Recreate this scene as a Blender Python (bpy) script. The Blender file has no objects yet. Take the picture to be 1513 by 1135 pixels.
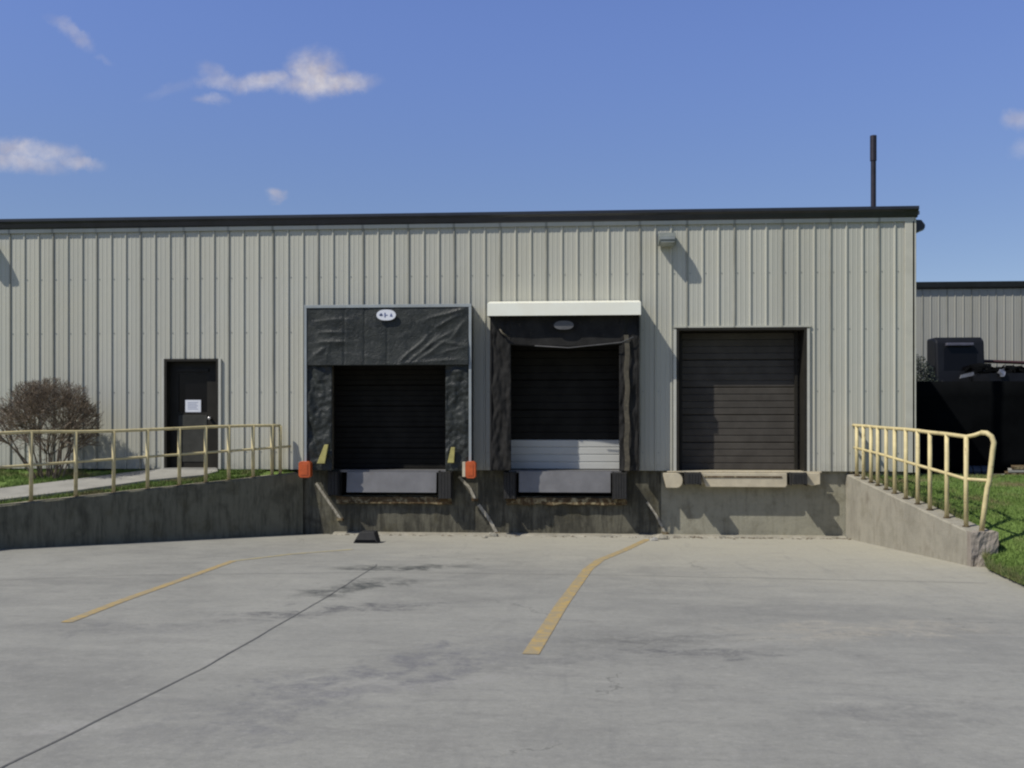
import bpy, math, random
from mathutils import Vector, noise
random.seed(7)
R = math.radians
sc = bpy.context.scene
COL = sc.collection

# ------------------------------------------------------------------ camera maths (measuring aid)
F, CXP, HY = 1500.0, 756.5, 620.0
TH = R(4.04); SN, CS = math.sin(TH), math.cos(TH)
CAM = Vector((0, -20, 1.0))
def ray(px, py):
    a = (px-CXP)/F; b = (HY-py)/F
    return Vector((CS*a-SN, SN*a+CS, b))
def at(px, py, Y):
    d = ray(px, py); return CAM + d*((Y-CAM.y)/d.y)
def WX(px, Y=0.0): return at(px, HY, Y).x
def WZ(px, py, Y=0.0): return at(px, py, Y).z
GZ, GS = -1.30, 0.037
def drive_z(Y): return GZ - GS*max(Y, -20.0)
def on_drive(px, py):
    d = ray(px, py); t = (CAM.z-GZ+GS*CAM.y)/(-d.z-GS*d.y); return CAM + d*t
def on_line(px, A, B):
    d = ray(px, HY); ux, uy = B[0]-A[0], B[1]-A[1]
    # CAM + t d = A + s u
    det = d.x*(-uy)+ux*d.y
    t = ((A[0]-CAM.x)*(-uy)+ux*(A[1]-CAM.y))/det
    p = CAM+d*t; s = ((p.x-A[0])*ux+(p.y-A[1])*uy)/(ux*ux+uy*uy)
    return p.x, p.y, t, s

# ------------------------------------------------------------------ mesh builder
class MB:
    def __init__(s): s.v = []; s.f = []
    def add(s, vs, fs):
        o = len(s.v); s.v += [tuple(v) for v in vs]; s.f += [tuple(i+o for i in f) for f in fs]
    def box(s, x0, x1, y0, y1, z0, z1):
        s.add([(x0,y0,z0),(x1,y0,z0),(x1,y1,z0),(x0,y1,z0),(x0,y0,z1),(x1,y0,z1),(x1,y1,z1),(x0,y1,z1)],
              [(0,3,2,1),(4,5,6,7),(0,1,5,4),(1,2,6,5),(2,3,7,6),(3,0,4,7)])
    def prism(s, poly, a, b):
        """poly: list of 3D points (planar ring); extruded by vector b-a style offset"""
        n = len(poly); off = Vector(b)
        s.add([Vector(p) for p in poly]+[Vector(p)+off for p in poly],
              [tuple(range(n))[::-1], tuple(range(n, 2*n))]+[(i,(i+1)%n,n+(i+1)%n,n+i) for i in range(n)])
    def tube(s, pts, r, n=10, r1=None, cap=True):
        pts = [Vector(p) for p in pts]; r1 = r if r1 is None else r1
        o = len(s.v); m = len(pts); up = None
        for i, p in enumerate(pts):
            t = (pts[min(i+1,m-1)]-pts[max(i-1,0)]).normalized()
            if up is None:
                up = t.orthogonal().normalized()
            up = (up - t*up.dot(t)).normalized()
            bn = t.cross(up); rr = r+(r1-r)*i/max(m-1,1)
            for k in range(n):
                a = 2*math.pi*k/n; s.v.append(tuple(p+(up*math.cos(a)+bn*math.sin(a))*rr))
        for i in range(m-1):
            for k in range(n):
                s.f.append((o+i*n+k, o+i*n+(k+1)%n, o+(i+1)*n+(k+1)%n, o+(i+1)*n+k))
        if cap:
            s.f.append(tuple(o+k for k in range(n))[::-1]); s.f.append(tuple(o+(m-1)*n+k for k in range(n)))
    def build(s, name, m, parent=None, smooth=False, bevel=0, seg=2):
        me = bpy.data.meshes.new(name); me.from_pydata(s.v, [], s.f); me.update()
        if smooth: me.polygons.foreach_set('use_smooth', [True]*len(me.polygons))
        ob = bpy.data.objects.new(name, me); COL.objects.link(ob)
        if m: me.materials.append(m)
        if parent: ob.parent = parent
        if bevel:
            b = ob.modifiers.new('bev', 'BEVEL'); b.width = bevel; b.segments = seg; b.limit_method = 'ANGLE'; b.angle_limit = R(40)
        return ob
def tag(o, label=None, cat=None, group=None, kind=None):
    if label: o['label'] = label
    if cat: o['category'] = cat
    if group: o['group'] = group
    if kind: o['kind'] = kind
    return o
def thing(name, label, cat, group=None):
    e = bpy.data.objects.new(name, None); COL.objects.link(e); e.empty_display_size = .2
    return tag(e, label, cat, group)
def place(e, loc):
    """move the empty to its base without moving its children"""
    e.location = loc
    for c in e.children: c.location = c.location - Vector(loc)
    return e

# ------------------------------------------------------------------ materials
class NT:
    def __init__(s, tree): s.t = tree; s.n = tree.nodes; s.l = tree.links
    def new(s, ty, **k):
        n = s.n.new(ty)
        for a, b in k.items(): setattr(n, a, b)
        return n
    def put(s, sock, v):
        if isinstance(v, bpy.types.NodeSocket): s.l.new(v, sock)
        else: sock.default_value = v
    def math(s, op, a, b=0, c=0, clamp=False):
        n = s.new('ShaderNodeMath', operation=op, use_clamp=clamp)
        s.put(n.inputs[0], a); s.put(n.inputs[1], b); s.put(n.inputs[2], c); return n.outputs[0]
    def vmath(s, op, a, b=(0,0,0)):
        n = s.new('ShaderNodeVectorMath', operation=op); s.put(n.inputs[0], a); s.put(n.inputs[1], b)
        return n.outputs['Value'] if op in ('LENGTH','DOT_PRODUCT') else n.outputs[0]
    def mix(s, f, a, b, blend='MIX'):
        n = s.new('ShaderNodeMix', data_type='RGBA', blend_type=blend); n.clamp_factor = True
        s.put(n.inputs[0], f); s.put(n.inputs[6], a); s.put(n.inputs[7], b); return n.outputs[2]
    def noise(s, vec, scale, detail=4, rough=.55, dist=0, sx=(1,1,1), out=0):
        if sx != (1,1,1): vec = s.vmath('MULTIPLY', vec, sx)
        n = s.new('ShaderNodeTexNoise'); s.l.new(vec, n.inputs['Vector'])
        n.inputs['Scale'].default_value = scale; n.inputs['Detail'].default_value = detail
        n.inputs['Roughness'].default_value = rough; n.inputs['Distortion'].default_value = dist
        return n.outputs[out]
    def ramp(s, v, a, b, lo=0., hi=1.):
        n = s.new('ShaderNodeMapRange', clamp=True, interpolation_type='SMOOTHSTEP')
        s.put(n.inputs[0], v); n.inputs[1].default_value = a; n.inputs[2].default_value = b
        n.inputs[3].default_value = lo; n.inputs[4].default_value = hi; return n.outputs[0]
    def coord(s, which='Object'): return s.new('ShaderNodeTexCoord').outputs[which]
    def pos(s): return s.new('ShaderNodeNewGeometry').outputs['Position']
    def bump(s, h, st=.3, dist=.01):
        n = s.new('ShaderNodeBump'); s.put(n.inputs['Height'], h); n.inputs['Strength'].default_value = st
        n.inputs['Distance'].default_value = dist; return n.outputs[0]
def mat(name, rough=.6, metal=0, spec=.5):
    m = bpy.data.materials.new(name); m.use_nodes = True
    t = NT(m.node_tree); b = m.node_tree.nodes['Principled BSDF']
    b.inputs['Roughness'].default_value = rough; b.inputs['Metallic'].default_value = metal
    b.inputs['Specular IOR Level'].default_value = spec
    return m, t, b
KA = .80
def c4(c): return (c[0]*KA, c[1]*KA, c[2]*KA, 1)
def simple(name, col, rough=.6, metal=0, var=.15, scale=6, dirt=None, dirt_amt=.4, bump=.0, spec=.5):
    m, t, b = mat(name, rough, metal, spec); p = t.pos()
    n = t.noise(p, scale, 5, .6)
    c = t.mix(t.ramp(n, .3, .7), c4([x*(1-var) for x in col]), c4([min(1,x*(1+var)) for x in col]))
    if dirt:
        d = t.ramp(t.noise(p, scale*2.3, 6, .7), 1-dirt_amt-.12, 1-dirt_amt+.1)
        c = t.mix(d, c, c4(dirt))
    t.put(b.inputs['Base Color'], c)
    if bump: t.put(b.inputs['Normal'], t.bump(t.noise(p, scale*5, 5, .6), bump, .01))
    return m

# siding: beige painted steel; subtle panel-to-panel tint, rain streaks, washed dirt near the foot
PHX = 1.985
def siding_mat(name, col):
    m, t, b = mat(name, .48); p = t.pos()
    sx = t.new('ShaderNodeSeparateXYZ'); t.l.new(p, sx.inputs[0]); X, Z = sx.outputs[0], sx.outputs[2]
    pid = t.math('FLOOR', t.math('DIVIDE', X, .9144))
    wn = t.new('ShaderNodeTexWhiteNoise', noise_dimensions='1D'); t.l.new(pid, wn.inputs['W'])
    c = t.mix(wn.outputs[0], c4([x*.94 for x in col]), c4([x*1.05 for x in col]))
    st = t.noise(p, 3, 5, .7, 0, (6, 1, .25))
    c = t.mix(t.ramp(st, .5, .8, 0, .35), c, c4([col[0]*.72, col[1]*.74, col[2]*.7]))
    big = t.noise(p, .5, 4, .6)
    c = t.mix(t.ramp(big, .35, .7, 0, .25), c, c4([col[0]*1.06, col[1]*1.0, col[2]*.86]))
    foot = t.math('MULTIPLY', t.ramp(Z, .0, .5, 1, 0), t.noise(p, 7, 5, .7))
    c = t.mix(t.ramp(foot, .3, .8, 0, .5), c, c4((.2,.19,.15)))
    fr_ = t.math('FRACT', t.math('DIVIDE', t.math('SUBTRACT', X, PHX), .9144))
    c = t.mix(t.math('MULTIPLY', t.ramp(fr_, .050, .058, 1, 0), t.noise(p, 2, 3, .6, 0, (1,1,.4))), c, c4((.14,.14,.11)))
    t.put(b.inputs['Base Color'], c)
    t.put(b.inputs['Roughness'], t.ramp(st, .2, .8, .4, .6))
    oil = t.noise(p, 1.6, 4, .6, .4, (1, 1, .5))
    t.put(b.inputs['Normal'], t.bump(oil, .5, .016))
    return m
M = {}
M['siding'] = siding_mat('beige_siding', (.51, .505, .425))
M['siding_far'] = siding_mat('grey_siding', (.40, .395, .34))
M['trim'] = simple('pale_trim', (.56,.55,.47), .45, 0, .06, 3, (.3,.28,.24), .22)
M['corner'] = simple('corner_trim', (.58, .56, .46), .45, 0, .06, 3)
M['gutter'] = simple('dark_gutter', (.022, .024, .03), .35, 0, .2, 3)
M['roof'] = simple('roof_metal', (.3, .31, .32), .4, .3, .1, 2)
M['pipe'] = simple('vent_pipe', (.02,.015,.022), .5, .2, .3, 5)
def concrete(name, col, stain, amt, moss=0., streak=.6):
    m, t, b = mat(name, .85, 0, .3); p = t.pos()
    sp = t.new('ShaderNodeSeparateXYZ'); t.l.new(p, sp.inputs[0])
    n1 = t.noise(p, 1.6, 6, .62, .4); n2 = t.noise(p, 14, 6, .6); v = t.noise(p, 3, 5, .7, .3, (3.2, 3.2, .5))
    c = t.mix(t.ramp(n1, .3, .7), c4([x*.84 for x in col]), c4([x*1.12 for x in col]))
    c = t.mix(t.ramp(v, .62-.3*amt, .86-.25*amt, 0, streak), c, c4(stain))
    c = t.mix(t.ramp(n1, .62-.25*amt, .9-.3*amt, 0, .75), c, c4(stain))
    c = t.mix(t.ramp(n2, .58, .8, 0, .3), c, c4([x*.6 for x in col]))
    if moss: c = t.mix(t.ramp(t.noise(p, 2.4, 5, .7), .5, .72, 0, moss), c, c4((.09,.075,.03)))
    t.put(b.inputs['Base Color'], c)
    h = t.math('ADD', t.noise(p, 30, 6, .7), t.math('MULTIPLY', t.noise(p, 5, 4, .6), 1.5))
    t.put(b.inputs['Normal'], t.bump(h, .35, .02))
    return m
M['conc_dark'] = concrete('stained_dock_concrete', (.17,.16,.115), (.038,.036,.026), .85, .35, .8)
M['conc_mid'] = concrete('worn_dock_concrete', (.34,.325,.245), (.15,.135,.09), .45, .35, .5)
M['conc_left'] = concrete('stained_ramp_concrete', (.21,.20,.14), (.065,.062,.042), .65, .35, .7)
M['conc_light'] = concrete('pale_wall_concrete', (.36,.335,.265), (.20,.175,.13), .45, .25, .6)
M['path'] = concrete('path_concrete', (.36,.35,.31), (.22,.21,.18), .3, 0, .3)
M['yellow'] = simple('cream_yellow_paint', (.68,.57,.29), .6, 0, .12, 5, (.24,.13,.06), .33)
M['line'] = None
M['vinyl'] = None
M['bronze'] = simple('dark_bronze', (.026,.024,.019), .6, 0, .15, 4, spec=.15)
M['door_dark'] = simple('dark_brown_door', (.078,.071,.061), .75, 0, .15, 2.5, (.11,.10,.08), .25, spec=.06)
M['door_black'] = simple('black_door', (.022,.021,.018), .8, 0, .2, 2.5, spec=.05)
M['black'] = simple('black_void', (.01,.01,.011), .7, 0, .2, 3)
M['rubber'] = simple('black_rubber', (.016,.0155,.014), .75, 0, .25, 9, (.06,.05,.04), .3, .3)
M['lip'] = simple('galvanised_plate', (.205,.20,.195), .5, .25, .12, 3, (.16,.13,.11), .3)
M['cream'] = simple('cream_paint', (.58,.51,.36), .55, 0, .1, 5, (.24,.17,.09), .3)
M['rust'] = simple('rusty_steel', (.10,.065,.032), .85, .1, .35, 4, (.40,.34,.20), .42, .3, spec=.2)
M['white'] = simple('white_metal', (1.0,.98,.82), .4, 0, .04, 2)
M['panel'] = simple('pale_door_panel', (.55,.55,.50), .5, 0, .05, 2, (.42,.38,.28), .2)
M['frame_blue'] = simple('pale_blue_frame', (.36,.39,.385), .45, .1, .08, 4)
M['orange'] = simple('orange_plastic', (.55,.10,.018), .45, 0, .15, 8, (.4,.09,.03), .25)
M['guide'] = simple('yellow_guide', (.46,.41,.13), .5, 0, .15, 8, (.15,.13,.06), .3)
M['light'] = simple('grey_fixture', (.2,.22,.2), .5, .1, .1, 6)
M['glassy'] = simple('dark_glass', (.006,.006,.007), .12, 0, .1, 2, spec=.15)
M['dim'] = simple('dim_grey', (.10,.10,.10), .6, 0, .2, 6)
M['lens'] = simple('fixture_lens', (.30,.32,.30), .25, 0, .1, 6)
M['paper'] = simple('white_paper', (.8,.82,.86), .7, 0, .03, 3)
M['ink'] = simple('blue_ink', (.12,.15,.30), .6, 0, .1, 3)
M['fabric'] = simple('black_screen_fabric', (.0045,.005,.0055), .95, 0, .3, 1.2, spec=.03)
M['navy'] = simple('dark_navy_paint', (.009,.010,.013), .5, 0, .2, 2, spec=.25)
M['metal'] = simple('dull_steel', (.32,.33,.36), .4, .5, .2, 5)
M['twig'] = simple('grey_brown_twigs', (.19,.145,.10), .85, 0, .45, 7)
M['knob'] = simple('bright_knob', (.75,.73,.7), .25, .6, .05, 3)

def vinyl():
    m, t, b = mat('black_vinyl', .45, 0, .32); p = t.pos()
    n = t.noise(p, 3.5, 5, .6, .6)
    c = t.mix(t.ramp(n, .3, .7), c4((.016,.019,.016)), c4((.030,.035,.031)))
    dust = t.noise(p, 5, 6, .7, 1.2, (1,1,.4))
    c = t.mix(t.ramp(dust, .52, .8, 0, .6), c, c4((.085,.085,.075)))
    t.put(b.inputs['Base Color'], c); t.put(b.inputs['Roughness'], t.ramp(n, .3,.7,.4,.65))
    t.put(b.inputs['Normal'], t.bump(t.noise(p, 9, 5, .6, 1.5), .55, .03))
    return m
M['vinyl'] = vinyl()
M['matte_vinyl'] = simple('matte_black_vinyl', (.022,.021,.019), .7, 0, .3, 4, (.05,.045,.035), .3, .4, spec=.15)
M['brown_vinyl'] = simple('worn_brown_strap', (.10,.085,.055), .7, 0, .3, 7, (.2,.17,.11), .35)

def grassm():
    m, t, b = mat('grass_green', .75, 0, .25); p = t.pos()
    n = t.noise(p, 1.1, 5, .6); f = t.noise(p, 11, 5, .7)
    c = t.mix(t.ramp(f, .3, .7), c4((.10,.165,.03)), c4((.19,.285,.065)))
    c = t.mix(t.ramp(n, .48, .68, 0, .9), c, c4((.24,.20,.10)))
    t.put(b.inputs['Base Color'], c)
    t.put(b.inputs['Normal'], t.bump(t.noise(p, 40, 4, .7), .6, .03)); return m
M['grass'] = grassm()

def drive():
    m, t, b = mat('driveway_concrete', .8, 0, .35); p = t.pos()
    sp = t.new('ShaderNodeSeparateXYZ'); t.l.new(p, sp.inputs[0]); X, Y = sp.outputs[0], sp.outputs[1]
    n1 = t.noise(p, .32, 6, .62, .6); n2 = t.noise(p, 1.3, 7, .65, .8); n3 = t.noise(p, 26, 6, .7)
    c = t.mix(t.ramp(n1, .3, .7), c4((.245,.243,.220)), c4((.325,.322,.288)))
    c = t.mix(t.ramp(n2, .35, .7, 0, .5), c, c4((.37,.364,.322)))
    mo = t.noise(p, 2.6, 6, .7, .5, (.55, 1.5, 1)); c = t.mix(t.ramp(mo, .5, .68, 0, .38), c, c4((.20,.195,.18))); c = t.mix(t.ramp(mo, .46, .3, 0, .38), c, c4((.40,.39,.345)))
    # warm dust towards the dock and right wall
    warp = t.math('ADD', t.math('MULTIPLY', t.math('SUBTRACT', n2, .5), 3.0), t.math('ADD', Y, t.math('MULTIPLY', X, .75)))
    c = t.mix(t.ramp(warp, -9.0, .5, 0, .8), c, c4((.475,.447,.35)))
    # broad, faint tyre sweep marks running towards the doors
    sw = t.noise(p, 1.6, 5, .6, 1.2, (2.4, .28, 1))
    c = t.mix(t.ramp(sw, .54, .78, 0, .28), c, c4((.18,.18,.172)))
    sw2 = t.noise(p, 2.2, 5, .6, .8, (.35, 2.2, 1))
    c = t.mix(t.ramp(sw2, .54, .8, 0, .35), c, c4((.19,.19,.19)))
    c = t.mix(t.ramp(sw2, .42, .24, 0, .25), c, c4((.38,.37,.34)))
    c = t.mix(t.ramp(n3, .6, .8, 0, .35), c, c4((.16,.16,.155)))
    def blob(px, py, rx, ry, rot, col, amt, sc=1.6, cut=(.15,.75)):
        nonlocal c
        q = on_drive(px, py)
        d = t.vmath('SUBTRACT', p, (q.x, q.y, q.z))
        w = t.vmath('SUBTRACT', t.noise(p, sc, 6, .75, 1.0, out=1), (.5,.5,.5))
        d = t.vmath('ADD', d, t.vmath('MULTIPLY', w, (rx*1.7, rx*1.7, 0)))
        vr = t.new('ShaderNodeVectorRotate', rotation_type='Z_AXIS'); t.l.new(d, vr.inputs[0]); vr.inputs['Angle'].default_value = -rot
        d = t.vmath('MULTIPLY', vr.outputs[0], (1/rx, 1/ry, 0))
        f = t.ramp(t.vmath('LENGTH', d), .2, 1.15, 1, 0)
        f = t.math('MULTIPLY', f, t.ramp(t.noise(p, sc*3.2, 6, .75, .5), cut[0]+.15, cut[1]-.05))
        c = t.mix(t.math('MULTIPLY', f, amt*1.5, clamp=True), c, c4(col))
    blob(530, 868, 1.3, .5, R(70), (.07,.075,.07), .9, 1.4)
    blob(600, 838, 1.2, .45, R(10), (.065,.07,.065), .85)
    blob(500, 900, 1.5, .3, R(30), (.12,.12,.12), .8)
    blob(960, 945, 1.0, .45, R(15), (.11,.11,.105), .5)
    blob(830, 975, .9, .25, R(35), (.13,.13,.13), .4)
    blob(1330, 1050, .8, .3, R(10), (.13,.13,.13), .35)
    blob(1040, 965, .8, .2, R(-10), (.12,.12,.12), .7)
    blob(180, 930, 1.0, .3, R(5), (.15,.15,.15), .45)
    blob(560, 1000, 2.2, .5, R(60), (.17,.17,.175), .7)
    blob(1270, 930, 1.6, .6, R(10), (.42,.39,.32), .6)
    blob(110, 1075, .45, .2, R(20), (.40,.39,.36), .4)
    blob(650, 1010, .9, .16, R(25), (.36,.35,.33), .4)
    g0 = t.noise(p, 17, 9, .82, .3); c = t.mix(t.ramp(g0, .5, .66, 0, .38), c, c4((.17,.17,.16))); c = t.mix(t.ramp(g0, .48, .34, 0, .30), c, c4((.47,.46,.42)))
    g = t.noise(p, 95, 3, .8); c = t.mix(t.ramp(g, .5, .75, 0, .30), c, c4((.15,.15,.14)))
    g2 = t.noise(p, 48, 4, .8); c = t.mix(t.ramp(g2, .52, .74, 0, .30), c, c4((.46,.44,.40)))
    vo = t.new('ShaderNodeTexVoronoi', feature='DISTANCE_TO_EDGE')
    t.l.new(t.vmath('ADD', p, t.vmath('MULTIPLY', t.noise(p, 1.1, 6, .7, out=1), (1.1,1.1,0))), vo.inputs['Vector']); vo.inputs['Scale'].default_value = .17
    cr = t.math('MULTIPLY', t.ramp(vo.outputs['Distance'], .0008, .0022, 1, 0), t.ramp(t.noise(p, .7, 2, .5), .5, .62))
    c = t.mix(t.math('MULTIPLY', cr, .55), c, c4((.10,.10,.09)))
    t.put(b.inputs['Base Color'], c)
    h = t.math('ADD', t.noise(p, 60, 5, .7), t.math('MULTIPLY', n2, 3))
    t.put(b.inputs['Normal'], t.bump(h, .22, .012)); return m
M['drive'] = drive()
def linem():
    m, t, b = mat('worn_yellow_paint', .75, 0, .3); p = t.pos()
    n = t.noise(p, 7, 7, .75, .5)
    c = t.mix(t.ramp(n, .36, .58), c4((.52,.36,.12)), c4((.36,.30,.19)))
    t.put(b.inputs['Base Color'], c); return m
M['line'] = linem()
M['line_faint'] = simple('faded_yellow_paint', (.46,.39,.20), .8, 0, .12, 4, (.29,.28,.25), .42)
M['joint'] = simple('joint_filler', (.13,.13,.125), .9, 0, .3, 4)
M['dirt'] = simple('brown_soil', (.14,.115,.08), .95, 0, .3, 4, (.3,.27,.2), .3, .4)

# ------------------------------------------------------------------ ribbed siding
PER, PH = .3048, 1.985
PROF = [(0,0),(.012,.024),(.036,.024),(.046,0),(.118,0),(.124,.0035),(.140,.0035),(.146,0),(.212,0),(.218,.0035),(.234,.0035),(.240,0)]
def prof_xs(x0, x1):
    k0 = math.floor((x0-PH)/PER)-1; xs = []
    k = k0
    while PH+k*PER < x1+PER:
        for a, d in PROF: xs.append((PH+k*PER+a, d))
        k += 1
    def val(x):
        for i in range(len(xs)-1):
            if xs[i][0] <= x <= xs[i+1][0]:
                u = (x-xs[i][0])/(xs[i+1][0]-xs[i][0]); return xs[i][1]*(1-u)+xs[i+1][1]*u
        return 0
    out = [(x0, val(x0))]+[q for q in xs if x0+1e-4 < q[0] < x1-1e-4]+[(x1, val(x1))]
    return out
def ribbed(mb, x0, x1, z0, z1, Y=0, f=None):
    pr = prof_xs(x0, x1); o = len(mb.v)
    for x, d in pr:
        a, b = (x, Y-d, z0), (x, Y-d, z1)
        if f: a, b = f(a), f(b)
        mb.v += [a, b]
    for i in range(len(pr)-1): mb.f.append((o+2*i, o+2*i+2, o+2*i+3, o+2*i+1))

# ------------------------------------------------------------------ setting: ground
def struct(o, name=None): o['kind'] = 'structure'; return o
mb = MB()
RW = [(5.07,.14),(5.56,-4.94)]           # foot of the right retaining wall
poly = [(-5.4,.14),(5.2,.14),(5.75,-5.1),(5.66,-5.6),(5.40,-7.3),(5.3,-9),(5.3,-20)]
polyl = [(-60,-20),(-60,-9.2),(-15.3,-9.2),(-9.75,-3.6)]
ring = poly+polyl
mb.add([(x,y,drive_z(y)) for x,y in ring], [tuple(range(len(ring)))[::-1]])
mb.add([(5.3,-20,drive_z(-20)),(5.3,-60,drive_z(-20)),(-60,-60,drive_z(-20)),(-60,-20,drive_z(-20))], [(0,1,2,3)])
struct(mb.build('driveway', M['drive']))
mb = MB(); mb.add([(-400,-400,-2.1),(400,-400,-2.1),(400,500,-2.1),(-400,500,-2.1)], [(0,1,2,3)])
struct(mb.build('ground', M['grass']))

LA, LB = (-5.62, .02), (-9.67, -3.76)     # face line of the left retaining wall
def lz(s): return -.06 - .37*s            # top of the left wall along the line, s=1 at LB
S_END = 2.45
def lpt(s, off=0.0):
    ux, uy = LB[0]-LA[0], LB[1]-LA[1]; L = math.hypot(ux, uy)
    nx, ny = uy/L, -ux/L                   # towards the lawn side
    return LA[0]+ux*s+nx*off, LA[1]+uy*s+ny*off
# left lawn: ruled surface between wall line and the building
def lawn_left_z(x, y):
    s = (LA[0]-x)/(LA[0]-LB[0]); s = max(0, min(S_END, s))
    yf = LA[1]+(LB[1]-LA[1])*s; v = max(0, min(1, (y-.1)/(yf-.1-1e-6))) if yf < 0 else 0
    return -.03 + (lz(s)-.02+.03)*v
def grid(mb, fn, nu, nv):
    o = len(mb.v)
    for i in range(nu+1):
        for j in range(nv+1): mb.v.append(tuple(fn(i/nu, j/nv)))
    for i in range(nu):
        for j in range(nv):
            a = o+i*(nv+1)+j; mb.f.append((a, a+1, a+nv+2, a+nv+1))
mb = MB()
def fl(u, v):
    x = -5.75-(60-5.75)*u**2.2
    s = min(S_END, (LA[0]-x)/(LA[0]-LB[0])); yf = LA[1]+(LB[1]-LA[1])*s+.18
    y = .14+(yf-.14)*v
    z = lawn_left_z(x, y); z += .02*noise.noise(Vector((x*.9, y*.9, 0)))*min(1,v*3)*min(1,(1-v)*5)
    return (x, y, z)
grid(mb, fl, 120, 24)
struct(mb.build('lawn', M['grass'], smooth=True))
# right lawn
def sstep(a, b, x):
    u = max(0, min(1, (x-a)/(b-a))); return u*u*(3-2*u)
def lawn_right_z(x, y):
    if y > 0: return -.10-.06*min(y, 7)
    near = sstep(7.0, 5.6, x)
    a = -.10+.095*y
    b = drive_z(y)+.04
    k = sstep(-3.6, -5.6, y)
    z = a*(1-k)+(b+.22*(1-near))*k
    return max(z, b-.0) if y > -9 else b+.0
def edge_right(y):
    if y > 0: return 6.30
    if y > -4.9: return 5.07+(5.56-5.07)*(-y/4.94)+.33
    pts = [(-4.9,5.80),(-5.6,5.60),(-7.3,5.34),(-9,5.24),(-60,5.24)]
    for (a, xa), (b, xb) in zip(pts, pts[1:]):
        if a >= y >= b: return xa+(xb-xa)*(y-a)/(b-a)
    return 5.24
mb = MB()
def fr(u, v):
    y = 6+(-36)*u
    x = edge_right(y)+(60-5)*v**2.5
    return (x, y, lawn_right_z(x, y)+.03*noise.noise(Vector((x, y, 3)))*min(1, v*8))
grid(mb, fr, 140, 50)
struct(mb.build('lawn', M['grass'], smooth=True))
mb = MB(); grid(mb, lambda u, v: (-40+140*u, 6-.02+110*v, -.47), 4, 4)
struct(mb.build('yard', M['dirt']))
mb = MB(); mb.box(6.6, 40, 5.05, 5.3, -.6, -.345); struct(mb.build('kerb', M['path'], bevel=.02))
# path to the door
mb = MB()
up = [(320,694),(246,695),(213,699),(120,711),(0,726),(-200,751)]
lo = [(322,700),(300,706),(225,713),(120,728),(0,743),(-200,775)]
def on_lawn(px, py):
    d = ray(px, py); t0 = 10.
    for k in range(4000):
        q = CAM+d*t0
        if q.z <= lawn_left_z(q.x, min(q.y,.1)) or q.y > .0: return q
        t0 += .005
    return q
U = [on_lawn(*p) for p in up]; L_ = [on_lawn(*p) for p in lo]
vs = []
for a, b_ in zip(U, L_):
    for q in (a, b_): vs.append((q.x, q.y, lawn_left_z(q.x, q.y)+.055))
    for q in (a, b_): vs.append((q.x, q.y, lawn_left_z(q.x, q.y)-.08))
fs = []
for i in range(len(U)-1):
    a = i*4; b_ = a+4
    fs += [(a, b_, b_+1, a+1), (a+1, b_+1, b_+3, a+3), (a, a+2, b_+2, b_)]
mb.add(vs, fs); struct(mb.build('path', M['path']))
PATH_U, PATH_L = U, L_
def interp(P, x):
    P = sorted((p.x, p.y) for p in P)
    if x <= P[0][0]: return P[0][1]
    for (xa, ya), (xb, yb) in zip(P, P[1:]):
        if xa <= x <= xb: return ya+(yb-ya)*(x-xa)/(xb-xa+1e-9)
    return None
def on_path(x, y):
    a, b_ = interp(U, x), interp(L_, x)
    return a is not None and b_ is not None and b_-.05 < y < a+.05

# grass blades (uncountable)
def blades(name, n, sample, label):
    mb = MB(); rnd = random.random
    for _ in range(n):
        q = sample()
        if q is None: continue
        x, y, z = q; h = .03+.045*rnd()**1.5; a = rnd()*6.283; w = .006+.005*rnd()
        lx, ly = (rnd()-.5)*.05, (rnd()-.5)*.05; dx, dy = math.cos(a)*w, math.sin(a)*w
        mb.add([(x-dx,y-dy,z-.01),(x+dx,y+dy,z-.01),(x+lx,y+ly,z+h)], [(0,1,2)])
    o = mb.build(name, M['grass']); tag(o, label, 'grass', None, 'stuff')
def sl():
    x = -5.9-8*random.random(); s = (LA[0]-x)/(LA[0]-LB[0]); yf = LA[1]+(LB[1]-LA[1])*s+.27
    y = yf+(-.02-yf)*random.random()
    if on_path(x, y): return None
    if noise.noise(Vector((x*1.7, y*1.7, 5))) > .38: return None
    return x, y, lawn_left_z(x, y)
blades('grass', 60000, sl, 'short green grass on the bank between ramp wall and warehouse')
def sr():
    y = 5-13*random.random(); x = edge_right(y)-.03+7*random.random()**1.6
    return x, y, lawn_right_z(x, y)
blades('grass', 80000, sr, 'short green grass beside the right hand ramp wall')
def fringe():
    if random.random() < .45:
        s_ = random.random()**.8; x, y = lpt(s_*1.3, .28+.05*random.random()); return x, y, lz(s_*1.3)-.02
    y = -4.9-4*random.random() if random.random() < .5 else -4.9*random.random()
    x = edge_right(y)-.05*random.random(); return x, y, lawn_right_z(x, y)+.01
mb = MB()
for _ in range(5000):
    x, y, z = fringe(); h = .05+.11*random.random()**2; a = random.random()*6.28; w = .007
    lx, ly = random.gauss(0,.05), random.gauss(0,.05); dx, dy = math.cos(a)*w, math.sin(a)*w
    mb.add([(x-dx,y-dy,z-.02),(x+dx,y+dy,z-.02),(x+lx,y+ly,z+h)], [(0,1,2)])
M['dry'] = simple('dry_grass', (.20,.19,.07), .8, 0, .35, 5, (.09,.14,.03), .5)
tag(mb.build('weeds', M['dry']), 'dry tufts of grass fringing the ramp walls and slab edge', 'weeds', None, 'stuff')
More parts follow.
